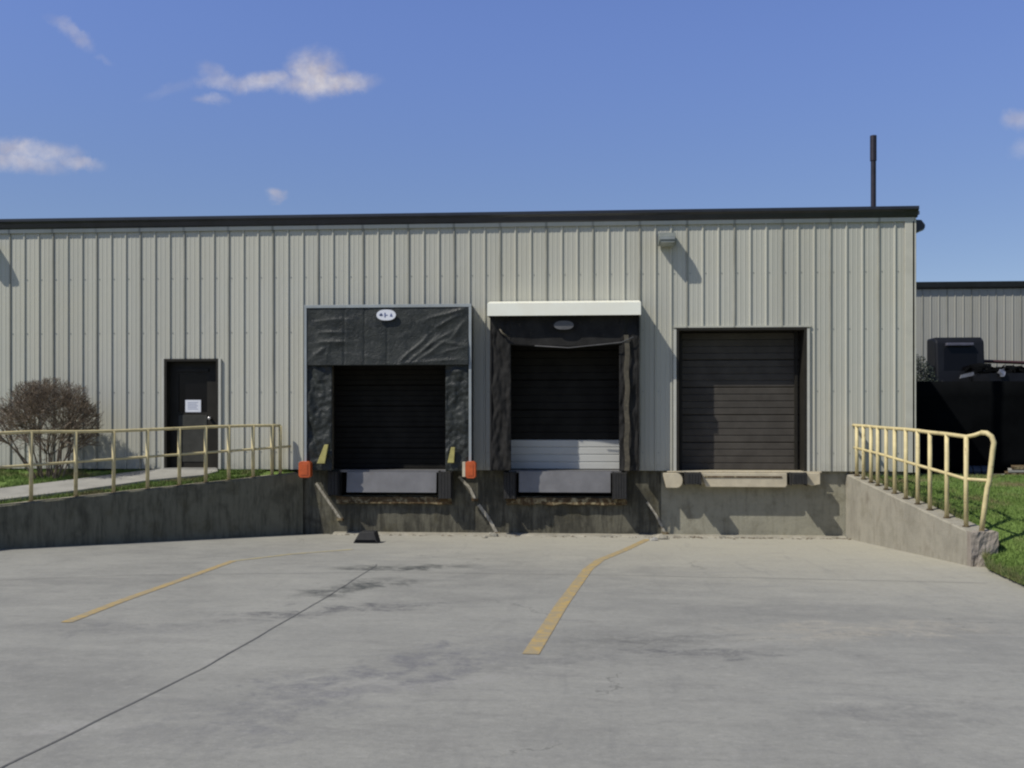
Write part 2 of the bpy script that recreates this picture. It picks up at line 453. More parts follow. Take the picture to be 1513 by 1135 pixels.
# weeds and gravel at the dock foot
mb = MB()
for i in range(420):
    x = -5.3+10.4*random.random() if i < 180 else 1.3+3.8*random.random()
    y = .04-.30*abs(random.gauss(0, .45)); z = drive_z(y)
    r = .010+.022*random.random()**2; vs = []
    for k in range(6):
        a = k*math.pi/3+random.random()*.5; vs.append((x+r*1.4*math.cos(a), y+r*math.sin(a), z))
    vs.append((x, y, z+r*.9)); mb.add(vs, [(k, (k+1) % 6, 6) for k in range(6)])
tag(mb.build('gravel', M['dirt']), 'loose gravel and grit along the foot of the dock', 'gravel', None, 'stuff')

# paint lines and joint
def strip(name, pts, w, m, dz=.004):
    mb = MB(); n = len(pts); vs = []
    for i, p in enumerate(pts):
        t = (pts[min(i+1,n-1)]-pts[max(i-1,0)]); t.z = 0; t.normalize(); nrm = Vector((-t.y, t.x, 0))*w/2
        for q in (p-nrm, p+nrm): vs.append((q.x, q.y, drive_z(q.y)+dz))
    mb.add(vs, [(2*i, 2*i+1, 2*i+3, 2*i+2) for i in range(n-1)]); return mb.build(name, m)
def dens(px, k=14):
    P = [on_drive(*p) for p in px]; out = []
    for a, b_ in zip(P, P[1:]):
        for i in range(k): out.append(a+(b_-a)*i/k)
    out.append(P[-1]); return out
struct(strip('lane_marking', dens([(784,967),(830,894),(868,842),(886,828),(925,812),(957,797)]), .135, M['line']))
struct(strip('lane_marking', dens([(98,920),(180,888),(270,856),(345,829)]), .11, M['line']))
struct(strip('lane_marking', dens([(347,829),(430,819),(522,812)]), .095, M['line_faint']))
struct(strip('expansion_joint', [Vector((q.x+.012*noise.noise(q*2), q.y, q.z)) for q in dens([(-40,1160),(10,1131),(300,988),(480,884),(556,836),(556,834)], 20)], .011, M['joint'], .005))
struct(strip('expansion_joint', dens([(-60,860),(200,850),(560,846),(900,850),(1200,856),(1460,862)], 6), .012, M['joint'], .003))

# ------------------------------------------------------------------ warehouse
TOP = 4.90
XR, XL, DEPTH = 6.32, -28.0, 16.0
wh = thing('warehouse', 'long beige ribbed metal warehouse with three raised dock doors', 'warehouse')
# openings (x0,x1,z0,z1)
d1 = (WX(487), WX(662), 0, WZ(575,536)); d2 = (WX(752), WX(917), 0, WZ(835,500)); d3 = (WX(1003), WX(1188), 0, WZ(1095,488))
dm = (WX(247), WX(320), 0, WZ(283,534))
ops = sorted([dm, d1, d2, d3])
mb = MB(); x = XL
for o in ops:
    ribbed(mb, x, o[0], 0, TOP); ribbed(mb, o[0], o[1], o[3], TOP); x = o[1]
ribbed(mb, x, XR, 0, TOP)
mb.build('wall', M['siding'], wh)
mb = MB()   # side walls and back
ribbed(mb, 0, DEPTH, -.1, TOP, 0, lambda q: (XR-q[1], q[0], q[2]))
ribbed(mb, 0, DEPTH, -.1, TOP, 0, lambda q: (XL+q[1], q[0], q[2]))
mb.add([(XL,DEPTH,-.4),(XR,DEPTH,-.4),(XR,DEPTH,TOP),(XL,DEPTH,TOP)], [(0,1,2,3)])
for xx in (XL, XR): mb.add([(xx,0,TOP),(xx,DEPTH,TOP),(xx,DEPTH/2,TOP+.62)], [(0,1,2)])
mb.build('wall', M['siding'], wh)
mb = MB(); e = .1
mb.prism([(XL-e,-.05,5.0),(XL-e,DEPTH/2,5.62),(XL-e,DEPTH+.1,5.0),(XL-e,DEPTH+.1,4.93),(XL-e,DEPTH/2,5.55),(XL-e,-.05,4.93)], None, (XR-XL+2*e,0,0))
mb.build('roof', M['roof'], wh)
# gutter with an ogee-like profile: wide at the top
gp = [(-.045,4.875),(-.075,4.90),(-.10,4.98),(-.155,5.02),(-.155,5.075),(-.02,5.075),(-.02,4.875)]
mb = MB(); mb.prism([(XL-.1,y,z) for y, z in gp], None, (XR-XL+.16,0,0)); mb.build('gutter', M['gutter'], wh)
mb = MB(); mb.box(XL, XR, -.046, -.030, 4.80, 4.876)
mb.build('eave_trim', M['siding'], wh)
# rows of screws along the girts, beside each rib
mb = MB(); k = 0
for zr in (.35, 1.55, 2.75, 3.85, 4.70):
    x = PH+.085-PER*100
    while x < XR-.2:
        if x > -14 and not any(o[0]-.12 < x < o[1]+.12 and zr < o[3]+.1 for o in ops):
            mb.box(x-.008, x+.008, -.007, .0, zr-.008, zr+.008)
        x += PER
tag(mb.build('screw_rows', M['light'], wh), kind='stuff')
# corner trim
mb = MB(); mb.box(XR-.17, XR+.012, -.040, -.020, -.02, TOP-.02); mb.box(XR-.03, XR+.040, -.040, .17, -.02, TOP-.02)
mb.build('corner_trim', M['corner'], wh, bevel=.006)
# foundation (dock face) with pits
FY = .12
pit1 = (WX(500,FY), WX(662,FY)); pit2 = (WX(750,FY), WX(920,FY)); pz = -.52
mb = MB(); xs = [XL, pit1[0], pit1[1], pit2[0], pit2[1], XR-.02]
segs = [(XL,pit1[0],-.004),(pit1[0],pit1[1],pz),(pit1[1],pit2[0],-.004),(pit2[0],pit2[1],pz),(pit2[1],XR-.02,-.004)]
SPL = 1.52
segs[-1] = (pit2[1], SPL, -.004)
for a, b_, zt in segs: mb.box(a, b_, FY, FY+.8, -2.2, zt)
mb.box(XL, XR-.02, FY+.8, DEPTH-.1, -2.2, -.004)
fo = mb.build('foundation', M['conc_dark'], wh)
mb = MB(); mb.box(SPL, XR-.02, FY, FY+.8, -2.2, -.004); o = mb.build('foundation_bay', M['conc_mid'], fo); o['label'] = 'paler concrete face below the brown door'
# black sheet standing in for the interior darkness behind the doors
mb = MB(); mb.box(XL+.2, XR-.2, .9, 1.0, 0, 4.8); mb.build('dark_backing', M['black'], wh)
# reveals
REC = .46
def reveal(o, rec, m, name='door_frame'):
    mb = MB(); x0, x1, z0, z1 = o; w = .05
    mb.box(x0-w, x0, -.038, rec+.05, z0, z1+w); mb.box(x1, x1+w, -.038, rec+.05, z0, z1+w)
    mb.box(x0, x1, -.036, rec+.05, z1, z1+w)
    return mb.build(name, m, wh)
for o in (d1, d2, d3): reveal(o, REC, M['bronze'])
reveal(dm, .17, M['bronze'])
# pale jamb trims
mb = MB(); mb.box(d3[0]-.105, d3[0]-.052, -.044, .01, 0, d3[3]+.02); mb.build('jamb_trim', M['trim'], wh)
mb = MB(); mb.box(d3[1]+.052, d3[1]+.10, -.044, .01, 0, d3[3]+.02); mb.build('jamb_trim', M['trim'], wh)
mb = MB(); mb.box(d3[0]-.105, d3[1]+.13, -.040, .01, d3[3]+.052, d3[3]+.085); mb.build('head_trim', M['siding'], wh)
for s_ in (dm[0]-.10, dm[1]+.052):
    mb = MB(); mb.box(s_, s_+.05, -.044, .01, 0, dm[3]+.05); mb.build('jamb_trim', M['trim'], wh)
# pipe
mb = MB(); q = at(1290.5, 300, 4.0); mb.tube([(q.x,4,5.0),(q.x,4,7.02)], .060, 14); vp = mb.build('vent_pipe', M['pipe'], wh, smooth=False)
mb = MB(); mb.tube([(q.x-.002,4,6.98),(q.x-.002,4,7.56)], .074, 14); mb.build('pipe_sleeve', M['pipe'], vp)
# sectional doors
def sectional(o, Y, m, sect, label, ribs=4, extra=None):
    x0, x1, z0, z1 = o; d = None
    for i in range(sect):
        mb = MB(); a = z0+(z1-z0)*i/sect; b_ = z0+(z1-z0)*(i+1)/sect-.006
        n = ribs; h = (b_-a)/n; zz = a; vs = []
        prof = []
        for k in range(n):
            prof += [(zz+.004, .0), (zz+.014, -.014), (zz+h-.014, -.014), (zz+h-.004, 0)]; zz += h
        for z, dy in prof: vs += [(x0, Y+dy, z), (x1, Y+dy, z)]
        fs = [(2*j, 2*j+1, 2*j+3, 2*j+2) for j in range(len(prof)-1)]
        o_ = len(vs); vs += [(x0,Y+.04,a),(x1,Y+.04,a),(x1,Y+.04,b_),(x0,Y+.04,b_)]; fs.append((o_,o_+1,o_+2,o_+3))
        mb.add(vs, fs)
        mm = m[i] if isinstance(m, list) else m
        if d is None:
            d = mb.build('overhead_door', mm, wh)
            if label: d['label'] = label
        else: mb.build('door_section', mm, d)
    return d
sectional(d1, REC, M['door_black'], 5, 'black overhead door behind the vinyl curtain')
sectional((d2[0],d2[1],0,3.0), REC, [M['panel']]+[M['door_black']]*4, 5, 'overhead door with a pale bottom panel')
dd3 = sectional(d3, REC, M['door_dark'], 5, 'dark brown closed overhead door')
mb = MB(); mb.box(d3[1]-.10, d3[1]-.05, REC-.10, REC-.02, 0, d3[3]); mb.build('door_track', M['bronze'], dd3)
mb = MB(); mb.box(d3[0]+.05, d3[0]+.10, REC-.10, REC-.02, 0, d3[3]); mb.build('door_track', M['bronze'], dd3)
# man door
Yd = .15
mb = MB(); wx0, wx1 = WX(264,Yd), WX(306,Yd); wz0, wz1 = WZ(285,609,Yd), WZ(285,553,Yd)
mb.box(dm[0], wx0, Yd, Yd+.045, 0, dm[3]); mb.box(wx1, dm[1], Yd, Yd+.045, 0, dm[3])
mb.box(wx0, wx1, Yd, Yd+.045, 0, wz0); mb.box(wx0, wx1, Yd, Yd+.045, wz1, dm[3])
md = mb.build('door', M['bronze'], wh); md['label'] = 'dark bronze entrance door with upper glass pane'
mb = MB(); mb.box(wx0-.01, wx1+.01, Yd+.018, Yd+.028, wz0-.01, wz1+.01); mb.build('window_pane', M['glassy'], md)
mb = MB(); mb.box(wx0+.0, wx1, Yd-.012, Yd-.0005, .14, wz0-.06); mb.build('kick_panel', simple('grey_kick_panel', (.06,.06,.052), .7, 0, .2, 4, spec=.1), md, bevel=.008)
mb = MB(); mb.box(wx0-.04, wx1+.04, Yd-.03, Yd-.0005, wz1+.05, wz1+.11); mb.build('door_closer', M['bronze'], md)
q = at(311,618,Yd)
mb = MB(); mb.tube([(q.x,Yd,q.z),(q.x,Yd-.04,q.z),(q.x,Yd-.05,q.z),(q.x,Yd-.075,q.z),(q.x,Yd-.085,q.z)], .032, 14); mb.build('handle', M['knob'], md, smooth=True)
mb = MB(); mb.box(dm[0]-.05, dm[1]+.05, -.10, .16, -.03, .022); mb.build('door_sill', M['path'], wh)
# paper on the glass
a, b_ = at(274,609,Yd), at(297,591,Yd)
pn = thing('paper_notice', 'small white paper notice taped inside the glass of the entrance door', 'notice')
mb = MB(); mb.box(a.x, b_.x, Yd-.006, Yd-.003, a.z, b_.z); mb.build('sheet', M['paper'], pn)
mb = MB()
for k in range(5):
    z = b_.z-.05-.033*k; mb.box(a.x+.05, b_.x-.06-.03*(k % 2), Yd-.0075, Yd-.0065, z-.008, z)
mb.build('print', M['ink'], pn)
place(pn, (a.x, Yd, a.z))

# ------------------------------------------------------------------ dock shelters
def cloth(mb, x0, x1, z0, z1, Y, fn, nx=60, nz=40):
    grid(mb, lambda u, v: (x0+(x1-x0)*u, Y-fn(u, v), z0+(z1-z0)*v), nx, nz)
def solidify(o, t=.006):
    s_ = o.modifiers.new('s', 'SOLIDIFY'); s_.thickness = t; s_.offset = 0
S1 = .42
sh = thing('dock_shelter', 'wrinkled black vinyl dock shelter in pale blue metal frame with white oval badge', 'dock shelter', 'dock shelters round the two left dock doors')
Yf = -S1
ax, bx_ = WX(449.5,Yf), WX(696.5,Yf); ztp = WZ(575,450,Yf); hz = WZ(575,540,Yf)
il, ir = WX(490,Yf), WX(658,Yf)
mb = MB(); w = .05   # metal frame on the front edge
mb.box(ax, ax+w, Yf-.012, Yf+.05, .0, ztp-.001); mb.box(bx_-w, bx_, Yf-.012, Yf+.05, .0, ztp-.001); mb.box(ax, bx_, Yf-.014, Yf+.05, ztp-.06, ztp)
mb.build('frame', M['frame_blue'], sh, bevel=.004)
mb = MB(); mb.box(ax+.006, ax+.035, Yf+.052, -.001, .0, ztp-.01); mb.box(bx_-.035, bx_-.006, Yf+.052, -.001, .0, ztp-.01); mb.box(ax+.036, bx_-.036, Yf+.052, -.001, ztp-.05, ztp-.012)
mb.build('side_cloth', M['vinyl'], sh)
FOLDS = [(.085,.57,.225,.59,.030,.022),(.085,.40,.235,.42,.034,.020),(.03,.16,.10,.28,.03,.03),(.58,.07,.74,.52,.030,.018),(.64,.06,.80,.50,.026,.018),
         (.70,.10,.86,.42,.026,.016),(.76,.80,.97,.97,.030,.02),(.80,.66,.93,.86,.026,.018),(.84,.40,.99,.34,.028,.02),(.86,.22,.97,.30,.024,.018),(.72,.30,.90,.60,.020,.014),
         (.60,.04,.95,.10,.022,.02),(.12,.05,.14,.40,.014,.014),(.06,.75,.24,.80,.016,.02),(.26,.20,.50,.10,.008,.02),(.30,.85,.44,.60,.008,.02),(.90,.50,.97,.75,.024,.014)]
def wr_head(u, v):
    n1 = noise.noise(Vector((u*5, v*3, 2)))*.02; n2 = noise.noise(Vector((u*5, v*3, 8)))*.03
    d = .015+.016*noise.noise(Vector((u*3, v*2, 1)))+.008*noise.noise(Vector((u*12, v*6, 7)))+.05*(1-v)**2*sstep(0,.1,u)
    for (x0, y0, x1, y1, h, w_) in FOLDS:
        dx, dy = (x1-x0)*2.8, (y1-y0); L2 = dx*dx+dy*dy; qx, qy = (u+n1-x0)*2.8, v+n2-y0
        k = max(0, min(1, (qx*dx+qy*dy)/L2)); dist = math.hypot(qx-k*dx, qy-k*dy)
        side = (qx*dy-qy*dx)/math.sqrt(L2)
        d += h*math.exp(-dist/(w_*(3.2 if side > 0 else 1.2)))*(.4+.6*math.sin(math.pi*min(1,max(0,.1+.8*k))))
    for c in (.235,.36,.50): d -= .012*math.exp(-((u-c)/.005)**2)
    return d
mb = MB(); cloth(mb, ax+w, bx_-w, hz, ztp-.06, Yf+.02, wr_head, 150, 60)
o = mb.build('head_curtain', M['vinyl'], sh, smooth=True); solidify(o)
def wr_side(sd):
    def f(u, v): return .012+.03*noise.noise(Vector((u*3+sd, v*7, sd)))+.02*math.sin(v*13+u*5+3*noise.noise(Vector((u*2,v*5,sd))))*.6+.02*noise.noise(Vector((u*6, v*22, sd)))
    return f
for x0, x1, sd in ((ax+w, il, 1.3), (ir, bx_-w, 5.1)):
    mb = MB(); cloth(mb, x0, x1, .0, hz+.02, Yf+.045, wr_side(sd), 24, 120)
    o = mb.build('side_curtain', M['vinyl'], sh, smooth=True); solidify(o)
for u0 in (il-.035, ir):
    mb = MB(); mb.box(u0, u0+.035, Yf+.06, Yf+.16, .02, hz+.02); mb.build('stiffener', M['brown_vinyl'], sh)
# yellow guide strips
for (p0, p1, lean) in (((470,685),(481,657),.10), ((661,684),(672,661),0)):
    a, b_ = at(p0[0],p0[1],Yf-.06), at(p1[0],p1[1],Yf-.06); mb = MB()
    mb.prism([(a.x-lean*.3,Yf-.05,a.z),(b_.x-.02,Yf-.05,a.z),(b_.x+lean*.5,Yf-.05,b_.z),(b_.x-.075+lean*.5,Yf-.05,b_.z)], None, (0,.04,0))
    mb.build('guide_pad', M['guide'], sh, bevel=.006)
# badge
def badge(par, px, py, Y, rx, rz, m, marks=True):
    q = at(px, py, Y); mb = MB(); n = 36
    ringp = [(q.x+rx*math.copysign(abs(math.cos(2*math.pi*k/n))**.8, math.cos(2*math.pi*k/n)), Y, q.z+rz*math.sin(2*math.pi*k/n)) for k in range(n)]
    mb.prism(ringp, None, (0,.012,0)); o = mb.build('badge', m, par)
    if marks:
        mb = MB(); y0, y1 = Y-.004, Y-.001
        mb.box(q.x-.135, q.x-.065, y0, y1, q.z-.012, q.z+.012); mb.box(q.x-.115, q.x-.085, y0, y1, q.z-.02, q.z+.035)
        mb.box(q.x-.035, q.x-.012, y0, y1, q.z-.045, q.z+.045); mb.box(q.x-.011, q.x+.03, y0, y1, q.z-.012, q.z+.004)
        mb.prism([(q.x+.07,y0,q.z-.03),(q.x+.13,y0,q.z-.03),(q.x+.10,y0,q.z+.04)], None, (0,.003,0))
        mb.build('lettering', M['ink'], o)
    return o
badge(sh, 570.5, 465.5, Yf-.075, .19, .105, M['paper'])
place(sh, ((ax+bx_)/2, 0, 0))

# orange end markers
def marker(px0, px1, py0, py1, label, cream=False):
    e = thing('dock_marker', label, 'dock marker', 'orange markers at the shelter feet')
    Y = Yf-.14; a, b_ = at(px0, py1, Y), at(px1, py0, Y); mb = MB()
    x0 = a.x+(.062 if cream else 0)
    bev = .035; zz0, zz1 = a.z, b_.z
    ring_ = [(x0+bev,Y,zz0),(b_.x-bev,Y,zz0),(b_.x,Y,zz0+bev),(b_.x,Y,zz1-bev),(b_.x-bev,Y,zz1),(x0+bev,Y,zz1),(x0,Y,zz1-bev),(x0,Y,zz0+bev)]
    mb.prism(ring_, None, (0,.16,0)); o = mb.build('shell', M['orange'], e, bevel=.008)
    mb = MB(); mb.box(x0+.05, b_.x-.05, Y-.008, Y-.0005, zz0+.05, zz1-.05); mb.build('reflector', M['orange'], o, bevel=.004)
    mb = MB(); mb.box(x0+.06, b_.x-.06, Y+.161, -.05, zz0+.12, zz0+.16); mb.build('bracket', M['rust'], e)
    if cream:
        mb = MB(); mb.box(a.x, x0-.004, Y+.01, Y+.12, zz0+.03, zz1-.01); mb.build('back_plate', M['cream'], e, bevel=.004)
    place(e, ((a.x+b_.x)/2, Y+.1, a.z))
marker(441, 458.5, 682, 706, 'orange plastic marker at the left foot of the badged dock shelter')
marker(683, 703, 682, 707, 'orange marker with cream side plate between the two dock shelters', True)

# second shelter
sh2 = thing('dock_shelter', 'black dock shelter under a projecting white metal hood', 'dock shelter', 'dock shelters round the two left dock doors')
Yh, Y2 = -.60, -.42
hx0, hx1 = WX(720,Yh), WX(947,Yh); hzb, hzt = WZ(833,466,Yh), WZ(833,447.5,Yh)
mb = MB(); mb.prism([(hx0,-.034,hzt+.10),(hx0,Yh,hzt),(hx0,Yh,hzb),(hx0,Yh+.03,hzb),(hx0,Yh+.03,hzt-.03),(hx0,-.034,hzt+.06)][::-1], None, (hx1-hx0,0,0))
mb.box(hx0, hx0+.02, Yh+.031, -.034, hzb, hzt-.03); mb.box(hx1-.02, hx1, Yh+.031, -.034, hzb, hzt-.03)
mb.build('hood', M['white'], sh2)
x0, x1 = WX(724,Y2), WX(945,Y2)
for u0 in (x0, x1-.03):
    mb = MB(); mb.box(u0, u0+.03, Y2, -.034, 0, hzb+.14); mb.build('side_cloth', M['matte_vinyl'], sh2)
ci, cr = WX(755,Y2), WX(915,Y2); hc = WZ(833,513,Y2)
for a, b_, sd in ((x0+.03, ci, 2.2), (cr, x1-.03, 8.4)):
    mb = MB(); cloth(mb, a, b_, .01, hzb+.05, Y2+.03, wr_side(sd), 24, 120)
    o = mb.build('side_curtain', M['matte_vinyl'], sh2, smooth=True); solidify(o)
def sag(u, v): return .02+.02*noise.noise(Vector((u*4, v*2, 4)))+.03*(1-v)
mb = MB()
grid(mb, lambda u, v: (ci-.05+(cr-ci+.1)*u, Y2+.06-sag(u, v), hc-.05*math.sin(math.pi*u)*(1-v)+.05+(hzb+.1-hc)*v), 70, 20)
o = mb.build('head_curtain', M['matte_vinyl'], sh2, smooth=True); solidify(o)
# worn straps on the right jamb, hanging hem tape
mb = MB(); zz = [0.02+.1*k for k in range(27)]
for i, z in enumerate(zz[:-1]):
    u0 = .012*math.sin(i*.9); u1 = .012*math.sin((i+1)*.9)
    a = WX(926,Y2)+u0; b_ = WX(926,Y2)+u1
    mb.add([(a-.045,Y2-.06,z),(a+.045,Y2-.045,z),(b_+.045,Y2-.045,zz[i+1]),(b_-.045,Y2-.06,zz[i+1])], [(0,1,2,3)])
o = mb.build('strap', M['brown_vinyl'], sh2); solidify(o, .01)
mb = MB(); q0 = at(742,492,Y2-.06); mb.tube([(q0.x-.05,Y2-.05,q0.z+.08),(q0.x,Y2-.07,q0.z),(q0.x+.12,Y2-.06,q0.z-.08)], .018, 8); mb.build('torn_flap', M['brown_vinyl'], sh2, smooth=True)
mb = MB(); P = [at(790,511,Y2-.07), at(840,514,Y2-.07), at(880,510,Y2-.07), at(918,506,Y2-.07), at(936,498,Y2-.07)]
mb.tube(P, .009, 8); mb.build('hem_cord', M['dim'], sh2, smooth=True)
badge(sh2, 833, 480.5, Y2-.09, .19, .085, M['dim'], False)  # same white badge, with the hood's shade put into its grey colour
place(sh2, ((x0+x1)/2, 0, 0))

# ------------------------------------------------------------------ levelers, bumpers
def leveler(pit, lipx, lipy, label):
    e = thing('dock_leveler', label, 'dock leveler', 'dock levelers under the two shelters')
    Y = -.01; a, b_ = at(lipx[0], lipy[1], Y), at(lipx[1], lipy[0], Y); mb = MB()
    n = 8
    for k in range(1):
        mb.prism([(a.x,Y-.02,a.z+.02),(a.x,Y-.045,a.z),(a.x,Y-.06,a.z),(a.x,Y-.01,b_.z),(a.x,Y+.04,b_.z+.0),(a.x,Y+.02,a.z+.02)][::-1], None, (b_.x-a.x,0,0))
    mb.build('lip', M['lip'], e)
    mb = MB(); mb.box(pit[0]+.03, pit[1]-.03, .05, .75, -.055, -.008); mb.build('deck', M['lip'], e)
    mb = MB(); mb.box(pit[0]+.02, pit[0]+.06, .15, .8, -.5, -.06); mb.box(pit[1]-.06, pit[1]-.02, .15, .8, -.5, -.06); mb.box(pit[0]+.061, pit[1]-.061, .7, .8, -.5, -.06)
    mb.build('pit_frame', M['rubber'], e)
    # rusty sill angle with broken paint
    mb = MB(); xx0, xx1 = pit[0]-.02, pit[1]+.08; k = 40; vs = []
    for i in range(k+1):
        x = xx0+(xx1-xx0)*i/k; t_ = pz-.015+.02*noise.noise(Vector((x*5,0,0))); bt = pz-.17+.035*noise.noise(Vector((x*4,3,0)))
        vs += [(x,FY,t_),(x,FY-.09+.02*noise.noise(Vector((x*6,1,1))),t_-.01),(x,FY-.10+.02*noise.noise(Vector((x*6,2,1))),bt+.02),(x,FY,bt)]
    fs = [(4*i+j, 4*i+j+4, 4*i+(j+1)%4+4, 4*i+(j+1)%4) for i in range(k) for j in range(4)]+[(0,1,2,3),(4*k+3,4*k+2,4*k+1,4*k)]
    mb.add(vs, fs); mb.build('sill', M['rust'], e)
    place(e, ((pit[0]+pit[1])/2, FY, -.5))
leveler(pit1, (513,645), (698,727), 'grey dock leveler with hanging lip below the badged shelter')
leveler(pit2, (767,902), (697,727), 'grey dock leveler with hanging lip below the white hooded shelter')
proto = None
def bumper(px0, px1, py1, d, label, py0=698):
    e = thing('dock_bumper', label, 'dock bumper', 'black rubber bumpers beside the dock doors')
    a, b_ = WX(px0), WX(px1); z1 = -.015 if py0 < 699 else WZ(px0,py0); z0 = WZ(px0, py1)
    n = max(3, int((b_-a)/.05)); Y1 = FY-.001
    bl = MB()
    for k in range(n):   # laminated rubber pads
        u0 = a+(b_-a)*k/n; u1 = a+(b_-a)*(k+1)/n-.006; j = .008*random.random()
        bl.box(u0, u1, Y1-d+j, Y1, z0+.03, z1-.02)
    bl.build('pads', M['rubber'], e)
    for u0 in (a-.018, b_-.003):
        m2 = MB(); m2.box(u0, u0+.015, Y1-d*.75, Y1, z0, z1); m2.build('plate', M['rubber'], e)
    place(e, ((a+b_)/2, FY, z0))
bumper(487, 501, 733, .24, 'black rubber dock bumper left of the badged shelter leveler')
bumper(650, 668, 738, .30, 'black rubber dock bumper right of the badged shelter leveler')
bumper(746, 762, 738, .30, 'black rubber dock bumper left of the hooded shelter leveler')
bumper(906, 925, 738, .42, 'black rubber dock bumper right of the hooded shelter leveler')
bumper(1012, 1033, 716, .52, 'black bumper left of the cream dock lip')
bumper(1166, 1187, 716, .52, 'black bumper right of the cream dock lip')

# cream edge-of-dock plate of door 3
e = thing('dock_plate', 'cream painted steel dock edge plate under the dark brown overhead door', 'dock plate')
mb = MB(); mb.box(WX(985), WX(1213), -.06, REC-.05, -.028, -.003); mb.build('threshold', M['cream'], e, bevel=.004)
Y = -.15; xa, xb = WX(1036,Y), WX(1163,Y); z0, z1 = WZ(1100,720,Y), WZ(1100,699,Y)
mb = MB(); mb.prism([(xa,Y,z1-.02),(xa+.09,Y,z0),(xb-.03,Y,z0),(xb,Y,z0+.04),(xb,Y,z1),(xa,Y,z1)], None, (0,-Y-.062,0)); mb.box(xa,xb,-.0615,FY,z0+.05,z1-.03); mb.build('lip', M['cream'], e, bevel=.01)
mb = MB(); mb.box(xa+.06, xb-.1, Y-.012, Y-.001, z1-.09, z1-.06); mb.build('lip_hinge', M['rust'], e)
place(e, ((xa+xb)/2, FY, z0))
def endpad(px0, px1, py0, py1, label, rnd=True):
    e = thing('dock_end_pad', label, 'end pad', 'cream end pads of the dock plate')
    Y = -.17; a, b_ = WX(px0,Y), WX(px1,Y); z0, z1 = WZ(px0,py1,Y), WZ(px0,py0,Y); h = z1-z0; mb = MB()
    if rnd:
        ring_ = [(a+.06,Y,z0),(b_-h*.4,Y,z0)]+[(b_-h*.4+h*.4*math.sin(t), Y, z0+h*.5-h*.5*math.cos(t)) for t in [math.pi*k/8 for k in range(1,8)]]+[(b_-h*.4,Y,z1),(a,Y,z1),(a,Y,z1-.06)]
    else: ring_ = [(a,Y,z0+.04),(a+.1,Y,z0),(b_,Y,z0+.03),(b_,Y,z1),(a,Y,z1)]
    mb.prism(ring_, None, (0,-Y-.065,0)); o = mb.build('pad', M['cream'], e, bevel=.008)
    mb = MB(); mb.box(a+.05, b_-.06, -.0645, FY-.002, z0+.03, z1-.05); mb.build('bracket', M['rust'], e)
    place(e, ((a+b_)/2, FY, z0))
endpad(980, 1009, 699, 721, 'rounded cream end pad at the left of the dock edge plate')
endpad(1191, 1212, 699, 718, 'small chipped cream end pad at the right of the dock edge plate', False)

# black wheel chock
e = thing('wheel_chock', 'black rubber wheel chock standing on the driveway below the first dock', 'wheel chock')
q = on_drive(540, 803); x, y, z = q; mb = MB()
mb.prism([(x-.23,y,z),(x+.22,y,z),(x+.15,y+.05,z+.2),(x-.12,y+.05,z+.2)], None, (0,.30,0)); mb.build('block', M['rubber'], e, bevel=.015)
mb = MB(); mb.prism([(x-.20,y-.004,z+.03),(x+.19,y-.004,z+.03),(x+.17,y+.006,z+.06),(x-.18,y+.006,z+.06)], None, (0,.006,0)); mb.build('tread', M['fabric'], e)
place(e, (x, y+.15, z))
# pale diagonal bands, modelled as thin raised solids on the dock face
def band(P, w_, label):
    e = thing('diagonal_band', label, 'band', 'pale diagonal bands on the dock face')
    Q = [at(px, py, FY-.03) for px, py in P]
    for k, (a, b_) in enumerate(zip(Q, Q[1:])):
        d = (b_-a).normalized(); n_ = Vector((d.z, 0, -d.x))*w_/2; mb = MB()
        mb.prism([a-n_, a+n_, b_+n_, b_-n_], None, (0,.028,0)); mb.build('band_piece', M['band'], e, bevel=.004)
    z = Q[-1]; mb = MB(); mb.box(z.x-.07, z.x+.06, FY-.05, FY-.001, z.z-.03, z.z+.02); mb.build('foot_plate', M['rust'], e)  # small rust-coloured block at the lower end of the band
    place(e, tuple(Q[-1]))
M['band'] = simple('pale_band', (.42,.39,.31), .75, 0, .25, 11, (.15,.12,.08), .4, .3, spec=.2)
band([(467,714),(503,767)], .052, 'pale diagonal band running down right from the marker at far left of the dock')
band([(678,704),(694,721),(702,738)], .055, 'short bent pale band below the marker with cream side plate')
band([(707,746),(722,766),(734,788)], .065, 'pale tan band reaching the driveway between the two levelers')
band([(956,742),(970,762),(983,788)], .048, 'thin pale band reaching the driveway beside the yellow line end')
# broken concrete lumps at the dock foot
def lump(px, py, r, label, m):
    q = on_drive(px, py); mb = MB(); n, k = 9, 6
    for i in range(k+1):
        for j in range(n):
            a, b_ = math.pi*i/k, 2*math.pi*j/n
            d = Vector((math.sin(a)*math.cos(b_), math.sin(a)*math.sin(b_), math.cos(a)))
            rr = r*(1+.45*noise.noise(d*1.6+Vector((px,0,0)))); mb.v.append((q.x+d.x*rr*1.5, q.y+d.y*rr*.9, q.z+.3*r+d.z*rr*.8))
    for i in range(k):
        for j in range(n): mb.f.append((i*n+j, (i+1)*n+j, (i+1)*n+(j+1)%n, i*n+(j+1)%n))
    tag(mb.build('concrete_lump', m), label, 'rubble', 'broken concrete lumps at the dock foot')
lump(978, 797, .09, 'broken concrete lump where the long yellow line meets the dock', M['conc_light'])
lump(966, 799, .06, 'small grey concrete chip left of the larger lump by the yellow line', M['path'])
lump(728, 793, .08, 'tan concrete lump at the dock foot between the two levelers', M['conc_light'])
lump(716, 795, .04, 'tiny tan chip left of the lump between the levelers', M['conc_light'])
